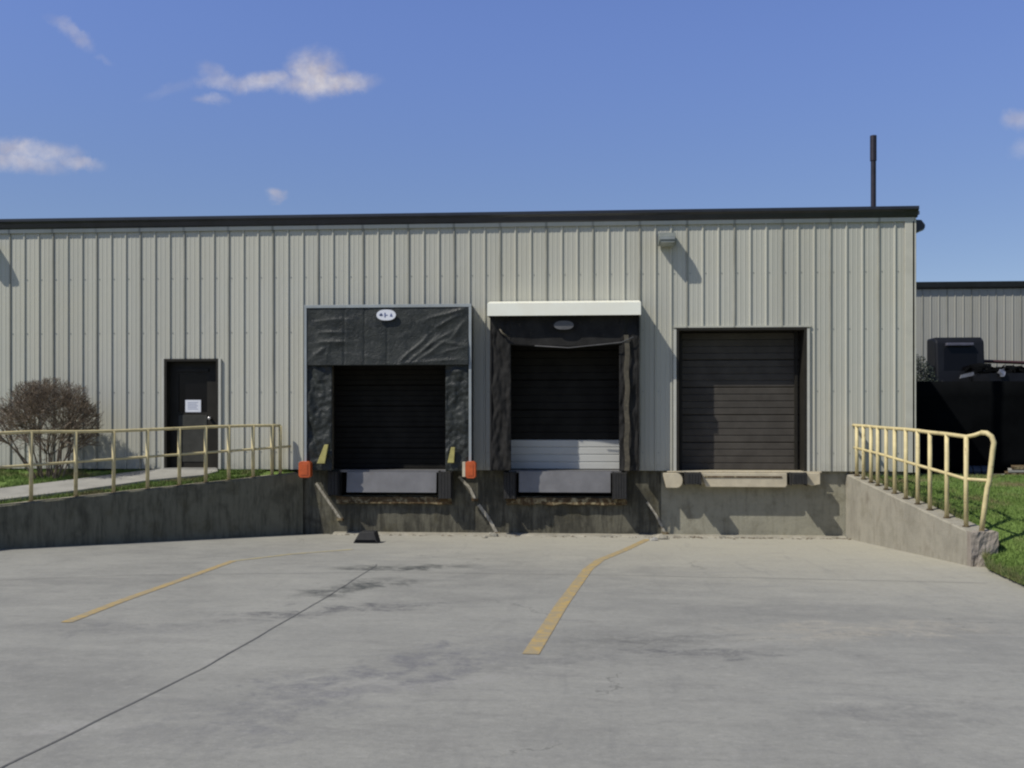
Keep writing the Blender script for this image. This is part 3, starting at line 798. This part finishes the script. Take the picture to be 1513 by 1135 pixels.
# spalled edge slab along the dock foot
mb = MB(); k = 70; vs = []
for i in range(k+1):
    x = -5.0+10.05*i/k; wv = .10+.09*noise.noise(Vector((x*2.1,0,0)))+.06*noise.noise(Vector((x*7,1,0)))
    y0 = FY; y1 = .06-wv*1.4; z = drive_z(y1)
    vs += [(x,y0,z+.045),(x,y1+.04,z+.03+.02*noise.noise(Vector((x*5,4,0)))),(x,y1,z-.01)]
mb.add(vs, [(3*i+j, 3*i+j+1, 3*i+j+4, 3*i+j+3) for i in range(k) for j in range(2)])
struct(mb.build('dock_apron', M['conc_light']))

# ------------------------------------------------------------------ wall lights
def wall_light(x, z, label, black=False, side=False):
    e = thing('wall_light', label, 'wall light', 'wall lights under the eaves')
    m = M['gutter'] if black else M['light']; mb = MB()
    def T(p): return (XR+.045-p[1]*.72, .30+p[0]*.6, z+p[2]*.95) if side else (x+p[0], p[1]-.03, z+p[2])
    h = .23; w2 = .16
    ring_ = [(-w2,0,0),(-w2,-.14,-.015),(-w2,-.33,.05),(-w2,-.33,.13),(-w2,-.24,h-.01),(-w2,0,h)]
    a = [T(p) for p in ring_]; b_ = [T((p[0]+2*w2,p[1],p[2])) for p in ring_]
    n = 6; mb.add(a+b_, [tuple(range(n))[::-1], tuple(range(n,2*n))]+[(i,(i+1)%n,n+(i+1)%n,n+i) for i in range(n)])
    mb.build('housing', m, e, bevel=.008)
    mb = MB(); rr = [(-w2+.03,-.145,-.012),(w2-.03,-.145,-.012),(w2-.03,-.32,.042),(-w2+.03,-.32,.042)]
    a = [T(p) for p in rr]; b_ = [T((p[0],p[1],p[2]-.02)) for p in rr]
    mb.add(a+b_, [(0,1,2,3),(7,6,5,4)]+[(i,(i+1)%4,4+(i+1)%4,4+i) for i in range(4)]); mb.build('lens', M['lens'], e)
    mb = MB(); rr = [(-w2+.02,-.332,.075),(w2-.02,-.332,.075),(w2-.02,-.332,.12),(-w2+.02,-.332,.12)]
    a = [T(p) for p in rr]; b_ = [T((p[0],p[1]-.006,p[2])) for p in rr]
    mb.add(a+b_, [(0,1,2,3),(7,6,5,4)]+[(i,(i+1)%4,4+(i+1)%4,4+i) for i in range(4)]); mb.build('vent_grille', M['lens'] if not black else m, e)
    place(e, T((0,0,0)))
wall_light(WX(985,-.14), WZ(985,364), 'grey wall light high on the siding between hooded shelter and brown door')
wall_light(WX(-26,-.14), WZ(-26,371), 'grey wall light above the bush near the left edge')
wall_light(0, WZ(1353,343,.36), 'black wall light on the side wall just round the right corner', True, True)

# ------------------------------------------------------------------ retaining walls
tl = .26
e = thing('retaining_wall', 'dark stained concrete ramp wall sloping down to the left', 'retaining wall', 'concrete ramp walls')
mb = MB(); k = 40; vs = []
for i in range(k+1):
    s = S_END*i/k; a = lpt(s); b_ = lpt(s, -tl if False else tl)
    zt = lz(s)+.008*noise.noise(Vector((s*6,0,0)))
    if i == 0: b_ = (b_[0], .1)
    vs += [(a[0],a[1],-2),(a[0],a[1],zt-.02),(a[0]+(b_[0]-a[0])*.1,a[1]+(b_[1]-a[1])*.1,zt),(b_[0],b_[1],zt),(b_[0],b_[1],-2)]
mb.add(vs, [(5*i+j, 5*i+j+1, 5*i+j+6, 5*i+j+5) for i in range(k) for j in range(4)]+[(0,4,3,2,1),tuple(5*k+j for j in (0,1,2,3,4))])
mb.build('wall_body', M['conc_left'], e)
mb = MB(); vs = []
for i in range(k+1):   # mossy weathered cap
    s = S_END*i/k; a = lpt(s, .03); b_ = lpt(s, tl-.01); zt = lz(s)+.008*noise.noise(Vector((s*6,0,0)))+.004
    if i == 0: b_ = (b_[0], .09)
    vs += [(a[0],a[1],zt),(b_[0],b_[1],zt)]
mb.add(vs, [(2*i,2*i+1,2*i+3,2*i+2) for i in range(k)]); 
M['cap'] = concrete('mossy_cap', (.34,.31,.23), (.12,.09,.05), .5, .5, .5)
mb.build('wall_cap', M['cap'], e)
place(e, (-8, -2, -1.3))
print('left wall check', lpt(0, tl), lpt(1, tl))

RA, RB = (5.07, .10), (5.56, -4.94)
RT = .36
def rz(s): return -.05-.58*s
e = thing('retaining_wall', 'pale sunlit concrete ramp wall sloping down towards the viewer on the right', 'retaining wall', 'concrete ramp walls')
mb = MB(); k = 30; vs = []
for i in range(k+1):
    s = i/k; x = RA[0]+(RB[0]-RA[0])*s; y = RA[1]+(RB[1]-RA[1])*s
    zt = rz(s)+.008*noise.noise(Vector((s*9,4,0)))
    vs += [(x,y,-2),(x,y,zt-.02),(x+.02,y,zt),(x+RT-.02,y,zt),(x+RT,y,zt-.02),(x+RT,y,-2)]
mb.add(vs, [(6*i+j, 6*i+j+6, 6*i+j+7, 6*i+j+1) for i in range(k) for j in range(5)]+[(0,1,2,3,4,5),tuple(6*k+j for j in (5,4,3,2,1,0))])
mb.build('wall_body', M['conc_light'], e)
mb = MB(); n = 14; vs = []   # crumbled broken end block
for i in range(n+1):
    for j in range(n+1):
        u, v = i/n, j/n; x = RB[0]-.01+(RT+.02)*u; z = -1.3+(rz(1)+1.3+.03)*v
        d = .03+.025*noise.noise(Vector((u*3,v*3,9)))+.015*noise.noise(Vector((u*9,v*9,9)))
        vs.append((x, RB[1]-d-.02, z-.03*(noise.noise(Vector((u*5,0,3)))+.5)*(v == 1)))
fs = [(i*(n+1)+j, (i+1)*(n+1)+j, (i+1)*(n+1)+j+1, i*(n+1)+j+1) for i in range(n) for j in range(n)]
o_ = len(vs)
for i in range(n+1): p = vs[i*(n+1)+n]; vs.append((p[0], RB[1]+.15, p[2]))
fs += [(i*(n+1)+n, (i+1)*(n+1)+n, o_+i+1, o_+i) for i in range(n)]
o2 = len(vs)
for j in range(n+1): p = vs[j]; vs.append((p[0], RB[1]+.15, p[2]))
fs += [(j, j+1, o2+j+1, o2+j) for j in range(n)]
o3 = len(vs)
for j in range(n+1): p = vs[n*(n+1)+j]; vs.append((p[0], RB[1]+.15, p[2]))
fs += [(n*(n+1)+j+1, n*(n+1)+j, o3+j, o3+j+1) for j in range(n)]
mb.add(vs, fs)
M['conc_end'] = concrete('rusty_end_concrete', (.34,.30,.25), (.16,.12,.09), .55, .4, .6)
mb.build('end_block', M['conc_end'], e)
place(e, (5.4, -2.5, -1.3))

# ------------------------------------------------------------------ handrails
hr = thing('handrail', 'cream yellow pipe handrail along the dark ramp wall at left', 'handrail', 'pipe handrails on the ramp walls')
off = .13
A2, B2 = lpt(0, off), lpt(1, off)
pxs = [(46,638),(112,638),(168,637),(218,635),(265,633),(304,631),(338,630),(374,629),(402,629),(414,629)]
tops = []; mids = []
def midz(s): return .47-.27*s
for px, py in pxs:
    x, y, t, s = on_line(px, A2, B2); zt = 1+(HY-py)/F*t; zb = lz(s)
    mb = MB(); mb.tube([(x,y,zb-.05),(x,y,zt)], .034, 10); p = mb.build('post', M['yellow'], hr, smooth=True)
    mb = MB(); mb.tube([(x,y,zb),(x,y,zb+.012)], .055, 12); mb.build('foot_plate', M['rust'], p)
    tops.append((s, Vector((x,y,zt)))); 
# extra posts out of frame to the left
s0, s1 = tops[0][0], tops[1][0]; ds = s0-s1
for k in range(1, 4):
    s = s0+ds*k; x = A2[0]+(B2[0]-A2[0])*s; y = A2[1]+(B2[1]-A2[1])*s; zt = tops[0][1].z-.03*k
    if s > S_END: break
    mb = MB(); mb.tube([(x,y,lz(s)-.05),(x,y,zt)], .034, 10); mb.build('post', M['yellow'], hr, smooth=True); tops.insert(0, (s, Vector((x,y,zt))))
mb = MB(); mb.tube([p for s, p in tops], .028, 10); mb.build('top_rail', M['yellow'], hr, smooth=True)
mb = MB(); mb.tube([Vector((p.x,p.y,midz(s))) for s, p in tops]+[Vector((A2[0]-.12,-.10,midz(0)))], .023, 10); mb.build('mid_rail', M['yellow'], hr, smooth=True)
place(hr, (-8, -2, -.4))

hr = thing('handrail', 'cream yellow pipe handrail with a bent end on the pale ramp wall at right', 'handrail', 'pipe handrails on the ramp walls')
A3 = (RA[0]+.12, 0); B3 = (RB[0]+.12, -4.94)
pts = [(1258,628),(1266,629),(1276,629.5),(1287,630.5),(1297,631.5),(1309.5,632.5),(1322,633.5),(1338.5,634.5),(1356,636.5),(1374,639),(1399,641.5),(1427.5,645.5)]
tops = []
for px, py in pts:
    x, y, t, s = on_line(px, A3, B3); s = max(s, .01); zt = 1+(HY-py)/F*t; zb = rz(s)
    mb = MB(); mb.tube([(x,y,zb-.05),(x,y,zt)], .034, 10); p = mb.build('post', M['yellow'], hr, smooth=True)
    mb = MB(); mb.tube([(x,y,zb),(x,y,zb+.012)], .055, 12); mb.build('foot_plate', M['rust'], p)
    tops.append(Vector((x,y,zt)))
# bent end post
E = []
for px, py, s in ((1440,643,.935),(1450,639.5,.96),(1458,640,.975),(1465,645,.985),(1468.5,654,.99),(1467,665,.99),(1464,690,.99),(1462,710,.99),(1459,720,.985),(1455,748,.985),(1450,787,.98)):
    x, y = A3[0]+(B3[0]-A3[0])*s, A3[1]+(B3[1]-A3[1])*s; d = ray(px, py); t = (y-CAM.y)/d.y; E.append(CAM+d*t)
mb = MB(); mb.tube(tops+E[:2], .030, 10); mb.build('top_rail', M['yellow'], hr, smooth=True)
mb = MB(); mb.tube(E[1:], .037, 12); mb.build('bent_end_post', M['yellow'], hr, smooth=True)
mp = []
for px, py in ((1262,661.5),(1300,671),(1356,687.5),(1400,700),(1427,708),(1456,717)):
    x, y, t, s = on_line(px, A3, B3)
    mp.append(Vector((x, y, 1+(HY-py)/F*t)))
mp[-1] = E[7].copy(); mp[0].y = min(mp[0].y, -.06)
mb = MB(); mb.tube(mp, .025, 10); mb.build('mid_rail', M['yellow'], hr, smooth=True)
place(hr, (5.5, -2.5, -.3))

# ------------------------------------------------------------------ bare bush
def bush():
    q = at(71, 690, -1.02); cx, cy = q.x, -1.02; z0 = lawn_left_z(cx, cy)-.03
    C = Vector((cx, cy, z0+1.02)); RX, RZ = .92, .93
    e = thing('bush', 'rounded leafless brown bush in front of the siding at left', 'bush'); rnd = random
    def inside(p):
        d = p-C; zr = RZ if d.z > 0 else 1.05
        w = RX*(1 if d.z > -.15 else max(.28, 1+(d.z+.15)*.85))
        return (d.x/w)**2+(d.y/min(w,.86))**2+(d.z/zr)**2 < (1+.11*noise.noise(d*3.1)+.05*noise.noise(d*7))**2
    st = MB(); tw = MB(); cnt = [0]
    def grow(p, d, r, lv):
        n = 3 if lv < 2 else 2; L = [.72,.44,.32,.25,.19,.15,.12][lv]*(.7+.6*rnd.random()); pts = [p]
        for k in range(n):
            d = (d+Vector((rnd.gauss(0,.16),rnd.gauss(0,.16),rnd.gauss(.04,.13)))).normalized(); p = p+d*L/n; pts.append(p)
            if not inside(p) and lv > 0: break
        (st if lv < 2 else tw).tube(pts, r, 5 if lv < 2 else 3, r*.72, False); cnt[0] += 1
        if not inside(p) and lv > 1: return
        if lv >= 6: return
        for k in range([5,4,3,3,3,2][lv]):
            a = .45+.25*lv**.3; out = (p-C); out.z *= .95; out = out.normalized() if out.length > .1 else d
            nd = (d+out*.35+Vector((rnd.gauss(0,a),rnd.gauss(0,a),rnd.gauss(.12,a*.8)))).normalized()
            grow(p, nd, max(r*.66,.0036), lv+1)
    for k in range(18):
        a = 2*math.pi*k/18+rnd.random()*.3; rr = .05+.16*rnd.random()
        p = Vector((cx+rr*math.cos(a)*1.4, cy+rr*math.sin(a), z0)); tilt = .05+.5*rnd.random()
        grow(p, Vector((math.cos(a)*tilt, math.sin(a)*tilt*.8, 1)).normalized(), .017, 0)
    st.build('stems', M['twig'], e); tw.build('twigs', M['twig'], e); print('bush segs', cnt[0], len(tw.f))
    place(e, (cx, cy, z0))
bush()

# ------------------------------------------------------------------ fence, things behind it
fe = thing('fence', 'tall black screened fence beside the warehouse corner', 'fence')
FYF = 6.5; fx0, fx1 = XR+.1, 34; fz0, fz1 = -.42, WZ(1430, 563.5, FYF)
mb = MB(); nseg = 90; vs = []
for i in range(nseg+1):
    x = fx0+(fx1-fx0)*i/nseg
    for j in range(7):
        v = j/6; sagv = .03*math.sin(x*2.1)*math.sin(math.pi*v)+.02*noise.noise(Vector((x*1.5,v*3,0)))
        vs.append((x, FYF-.03-sagv, fz0+.05+(fz1-fz0-.05)*v+(.012*noise.noise(Vector((x*1.2,2,0))) if j == 6 else 0)))
mb.add(vs, [(i*7+j,(i+1)*7+j,(i+1)*7+j+1,i*7+j+1) for i in range(nseg) for j in range(6)])
o = mb.build('screen_fabric', M['fabric'], fe, smooth=True); solidify(o, .004)
x = fx0+.1
while x < fx1:
    mb = MB(); mb.tube([(x,FYF+.07,fz0-.3),(x,FYF+.07,fz1+.02)], .035, 10); mb.build('post', M['navy'], fe, smooth=True); x += 2.6
mb = MB(); mb.tube([(fx0,FYF+.035,fz1-.03),(fx1,FYF+.035,fz1-.03)], .022, 8); mb.build('top_rail', M['navy'], fe, smooth=True)
place(fe, (fx0, FYF, fz0))

# rusty sheets at the fence foot
e = thing('steel_sheets', 'low stack of rusty steel sheets lying at the foot of the black fence', 'steel sheets')
for k in range(4):
    q = at(1476+5*k, 690, 5.75); mb = MB(); z = -.44+.075*k
    mb.prism([(q.x,5.6,z),(q.x+2.3,5.6,z+.01),(q.x+2.4,6.25,z+.03),(q.x+.25,6.25,z+.02)], None, (0,0,.055)); mb.build('sheet', M['rust'] if k % 2 else M['path'], e)
place(e, (at(1490,690,5.75).x, 5.8, -.44))
e = thing('drum', 'small blue grey drum lying by the black fence behind the bent rail end', 'drum')
q = at(1441, 697, 5.9); mb = MB(); mb.tube([(q.x-.3,5.9,-.28),(q.x+.3,5.9,-.28)], .14, 16); mb.build('barrel', simple('blue_grey_drum', (.045,.055,.075), .5), e)
for dx in (-.1,.1):
    mb = MB(); mb.tube([(q.x+dx-.012,5.9,-.28),(q.x+dx+.012,5.9,-.28)], .148, 16); mb.build('hoop', M['navy'], e)
place(e, (q.x, 5.9, -.42))

# truck behind fence
tk = thing('truck', 'dark blue truck cab standing above the black fence', 'truck')
Y = 10.5; xa, xb = WX(1384,Y), WX(1457,Y); zt = WZ(1414,497.5,Y)
mb = MB(); mb.prism([(xa,Y+.0,.6),(xa,Y,1.9),(xa+.0,Y+.12,zt-.12),(xa+.0,Y+.3,zt),(xa,Y+.9,zt),(xa,Y+.9,.6)][::-1], None, (xb-xa,0,0)); mb.build('cab', M['navy'], tk, bevel=.06)
mb = MB(); mb.box(xa+.28, xb-.35, Y-.03, Y+.13, zt-.27, zt-.18); mb.build('sun_visor', simple('visor', (.10,.10,.13), .4), tk, bevel=.02)
mb = MB(); mb.prism([(xa+.2,Y+.02,2.05),(xb-.2,Y+.02,2.05),(xb-.25,Y+.09,zt-.32),(xa+.25,Y+.09,zt-.32)], None, (0,.04,0)); mb.build('windscreen', M['glassy'], tk)
for xx in (xa-.13, xb+.05):
    mb = MB(); mb.box(xx, xx+.1, Y+.1, Y+.25, 2.15, 2.6); mb.build('mirror', M['metal'] if xx > xb else M['navy'], tk, bevel=.015)
mb = MB(); q = at(1428,556,Y-.3); mb.prism([(q.x-.18,Y-.3,q.z-.06),(q.x+.22,Y-.3,q.z+.02),(q.x+.2,Y-.3,q.z+.12),(q.x-.14,Y-.3,q.z+.04)], None, (0,.06,0)); mb.build('bonnet_badge_plate', M['metal'], tk)
mb = MB(); mb.box(xa+.05, xb-.05, Y-.9, Y-.01, .5, 1.75); mb.build('bonnet', M['navy'], tk, bevel=.08)
for xx in (xa, xb-.25):
    for yy in (Y-.3, Y+2.2):
        mb = MB(); mb.tube([(xx,yy,.05),(xx+.25,yy,.05)], .5, 24); mb.build('wheel', M['rubber'], tk)
mb = MB(); mb.box(xa-.2, xb+.2, Y+2.0, Y+6, .6, .9); mb.build('chassis', M['navy'], tk)
place(tk, ((xa+xb)/2, Y, -.45))
# open skip with scrap to the right
sk = thing('scrap_skip', 'dark red open skip heaped with scrap behind the black fence at far right', 'skip')
Y = 9.0; xa = WX(1462,Y); zt = WZ(1480,538,Y)
mb = MB(); mb.box(xa, xa+5.5, Y, Y+.08, -.45, zt-.25); mb.box(xa, xa+5.5, Y+2, Y+2.08, -.45, zt-.05); mb.box(xa, xa+.08, Y+.08, Y+2, -.45, zt-.25); mb.box(xa+5.42, xa+5.5, Y+.08, Y+2, -.45, zt-.25); mb.build('bin', M['navy'], sk)
mb = MB(); mb.tube([(xa-.1,Y+2.05,WZ(1460,526,Y)),(xa+5.5,Y+2.05,WZ(1460,526,Y)-.25)], .05, 8); mb.build('rim', simple('dark_red_rim', (.05,.014,.014), .6), sk)
mb = MB()
for k in range(70):
    x = xa-.1+2.9*random.random(); y = Y+.2+1.6*random.random(); z = zt-.38+.33*random.random(); s_ = .05+.16*random.random()
    a = random.random()*3; vs = [(x+s_*math.cos(a+j*math.pi/2)*(1+.5*(j%2)), y+s_*math.sin(a+j*math.pi/2), z+.1*random.gauss(0,1)*s_*4) for j in range(4)]
    mb.add(vs+[(p[0],p[1],p[2]+.07) for p in vs], [(0,3,2,1),(4,5,6,7),(0,1,5,4),(1,2,6,5),(2,3,7,6),(3,0,4,7)])
mb.build('scrap_heap', M['fabric'], sk)
mb = MB()
q = at(1481,551,Y-.1); vs = []
for k in range(12):
    a = k*math.pi/6; rr = .09+.05*noise.noise(Vector((k*.8,2,0))); vs.append((q.x+rr*math.cos(a), Y-.1+.03*math.sin(k*2.3), q.z+rr*1.3*math.sin(a)))
mb.prism(vs, None, (.02,.12,0))
mb.build('bright_scrap', M['metal'], sk)
place(sk, (xa+2.7, Y+1, -.45))
# dark evergreen behind the fence beside the corner
def shrub():
    e = thing('evergreen_shrub', 'dark green shrub between warehouse corner and truck cab behind the fence', 'shrub')
    q = at(1354, 524, 8.0); cx, cy, zt = q.x, 8.0, q.z; mb = MB()
    for k in range(9000):
        d = Vector((random.gauss(0,1),random.gauss(0,1),random.gauss(0,1))).normalized()*(random.random()**.35)
        p = Vector((cx+d.x*.62, cy+d.y*.6, zt-1.25+d.z*(1.2+.15*noise.noise(d*3)))); s_ = .02+.03*random.random()
        a = Vector((random.gauss(0,1),random.gauss(0,1),random.gauss(0,1))).normalized(); b_ = a.orthogonal().normalized()
        mb.add([p-a*s_, p+b_*s_*.5, p+a*s_, p-b_*s_*.5], [(0,1,2,3)])
    mb.build('foliage', simple('dark_evergreen', (.012,.022,.010), .7, 0, .4, 5), e)
    mb = MB(); mb.tube([(cx,cy,-.5),(cx,cy,zt-1)], .05, 8); mb.build('trunk', M['twig'], e); place(e, (cx,cy,-.47))
shrub()

# rear warehouse
rw = thing('warehouse', 'farther grey ribbed metal building rising behind the black fence', 'warehouse')
YR = 20; rt = WZ(1430,427,YR); x0, x1 = 1.0, 50.0
mb = MB(); ribbed(mb, x0, x1, -.5, rt, YR); mb.add([(x0,YR,-.5),(x0,YR+20,-.5),(x0,YR+20,rt),(x0,YR,rt)], [(0,1,2,3)]); mb.build('wall', M['siding_far'], rw)
mb = MB(); mb.prism([(x0-.2,YR-.03,rt),(x0-.2,YR-.16,rt+.06),(x0-.2,YR-.2,rt+.26),(x0-.2,YR-.03,rt+.26)][::-1], None, (x1-x0+.4,0,0)); mb.build('gutter', M['gutter'], rw)
mb = MB(); mb.prism([(x0-.2,YR-.03,rt+.2),(x0-.2,YR+10,rt+.9),(x0-.2,YR+20,rt+.2)], None, (x1-x0+.4,0,.0)); mb.build('roof', M['roof'], rw)
place(rw, (x0, YR, -.5)); place(wh, (-10, 0, 0))

# ------------------------------------------------------------------ light, sky
LD = Vector((1.52, 1.0, -2.18)).normalized()
sd = bpy.data.lights.new('sun', 'SUN'); sd.energy = 4.6; sd.angle = R(.53); sd.color = (1, .955, .88)
so = bpy.data.objects.new('sun', sd); COL.objects.link(so); so.rotation_euler = LD.to_track_quat('-Z', 'Y').to_euler(); so.location = (-20,-20,30)
w = bpy.data.worlds.new('World'); sc.world = w; w.use_nodes = True; t = NT(w.node_tree)
bg = w.node_tree.nodes['Background']
sky = t.new('ShaderNodeTexSky', sky_type='NISHITA'); sky.sun_disc = False
sky.sun_elevation = math.asin(-LD.z); sky.sun_rotation = math.atan2(-LD.x, -LD.y)
sky.altitude = 200; sky.air_density = 1.0; sky.dust_density = .4; sky.ozone_density = 4.0
dirv = t.coord('Generated')
sp = t.new('ShaderNodeSeparateXYZ'); t.l.new(dirv, sp.inputs[0])
yy = t.math('MAXIMUM', sp.outputs[1], .05)
cb = t.new('ShaderNodeCombineXYZ'); t.put(cb.inputs[0], t.math('DIVIDE', sp.outputs[0], yy)); t.put(cb.inputs[1], t.math('DIVIDE', sp.outputs[2], yy))
uv = cb.outputs[0]
nz = t.vmath('SUBTRACT', t.noise(uv, 24, 9, .68, .3, out=1), (.5,.5,.5))
uvw = t.vmath('ADD', uv, t.vmath('MULTIPLY', nz, (.034,.026,0)))
acc = None
for px, py, rx, ry, rot, amt in ((463,108,40,34,0,1.0),(478,124,75,17,0,1.0),(390,122,55,14,.06,.75),(318,112,30,14,-.5,.35),(335,122,50,12,-.1,.5),(313,147,26,9,0,.35),
        (105,50,42,12,-.62,.42),(155,92,15,6,-.6,.12),(45,222,75,17,-.12,.75),(15,238,95,18,-.1,.7),(110,240,40,11,-.2,.6),(408,290,16,10,0,.6),(1510,178,26,16,0,.5),(1512,222,24,16,0,.25),(255,130,50,9,.3,.12)):
    d = ray(px, py); c = (d.x/d.y, d.z/d.y, 0)
    q = t.vmath('SUBTRACT', uvw, c)
    vr = t.new('ShaderNodeVectorRotate', rotation_type='Z_AXIS'); t.l.new(q, vr.inputs[0]); vr.inputs['Angle'].default_value = -rot
    q = t.vmath('MULTIPLY', vr.outputs[0], (F/rx, F/ry, 0))
    f = t.ramp(t.vmath('LENGTH', q), .25, 1.35, amt, 0)
    acc = f if acc is None else t.math('MAXIMUM', acc, f)
tex = t.ramp(t.noise(uv, 60, 6, .6), .25, .7, .6, 1.05)
acc = t.math('MULTIPLY', acc, tex, clamp=True)
up_ = t.ramp(sp.outputs[2], .12, .42)
dn_ = t.ramp(sp.outputs[2], .45, .7)
tc = t.mix(dn_, t.mix(up_, (1.10,1.03,1.13,1), (1.46,1.37,1.76,1)), (.72,.72,.74,1))
tint = t.mix(1.0, sky.outputs[0], tc, 'MULTIPLY')
shade = t.ramp(t.noise(uv, 35, 5, .6), .3, .7)
ccol = t.mix(shade, (5.2,5.0,5.9,1), (7.4,7.2,7.8,1))
fin = t.mix(acc, tint, ccol)
t.put(bg.inputs['Color'], fin); bg.inputs['Strength'].default_value = .085

# ------------------------------------------------------------------ camera, view
cd = bpy.data.cameras.new('camera'); co = bpy.data.objects.new('camera', cd); COL.objects.link(co)
co.location = CAM; co.rotation_euler = (R(90), 0, TH); cd.sensor_width = 36; cd.lens = 36*F/1513
cd.shift_y = (HY-567.5)/1513; cd.clip_end = 2000; sc.camera = co
sc.view_settings.view_transform = 'Standard'; sc.view_settings.look = 'None'; sc.view_settings.exposure = 0; sc.view_settings.gamma = 1
sc.cycles.filter_width = 2.2
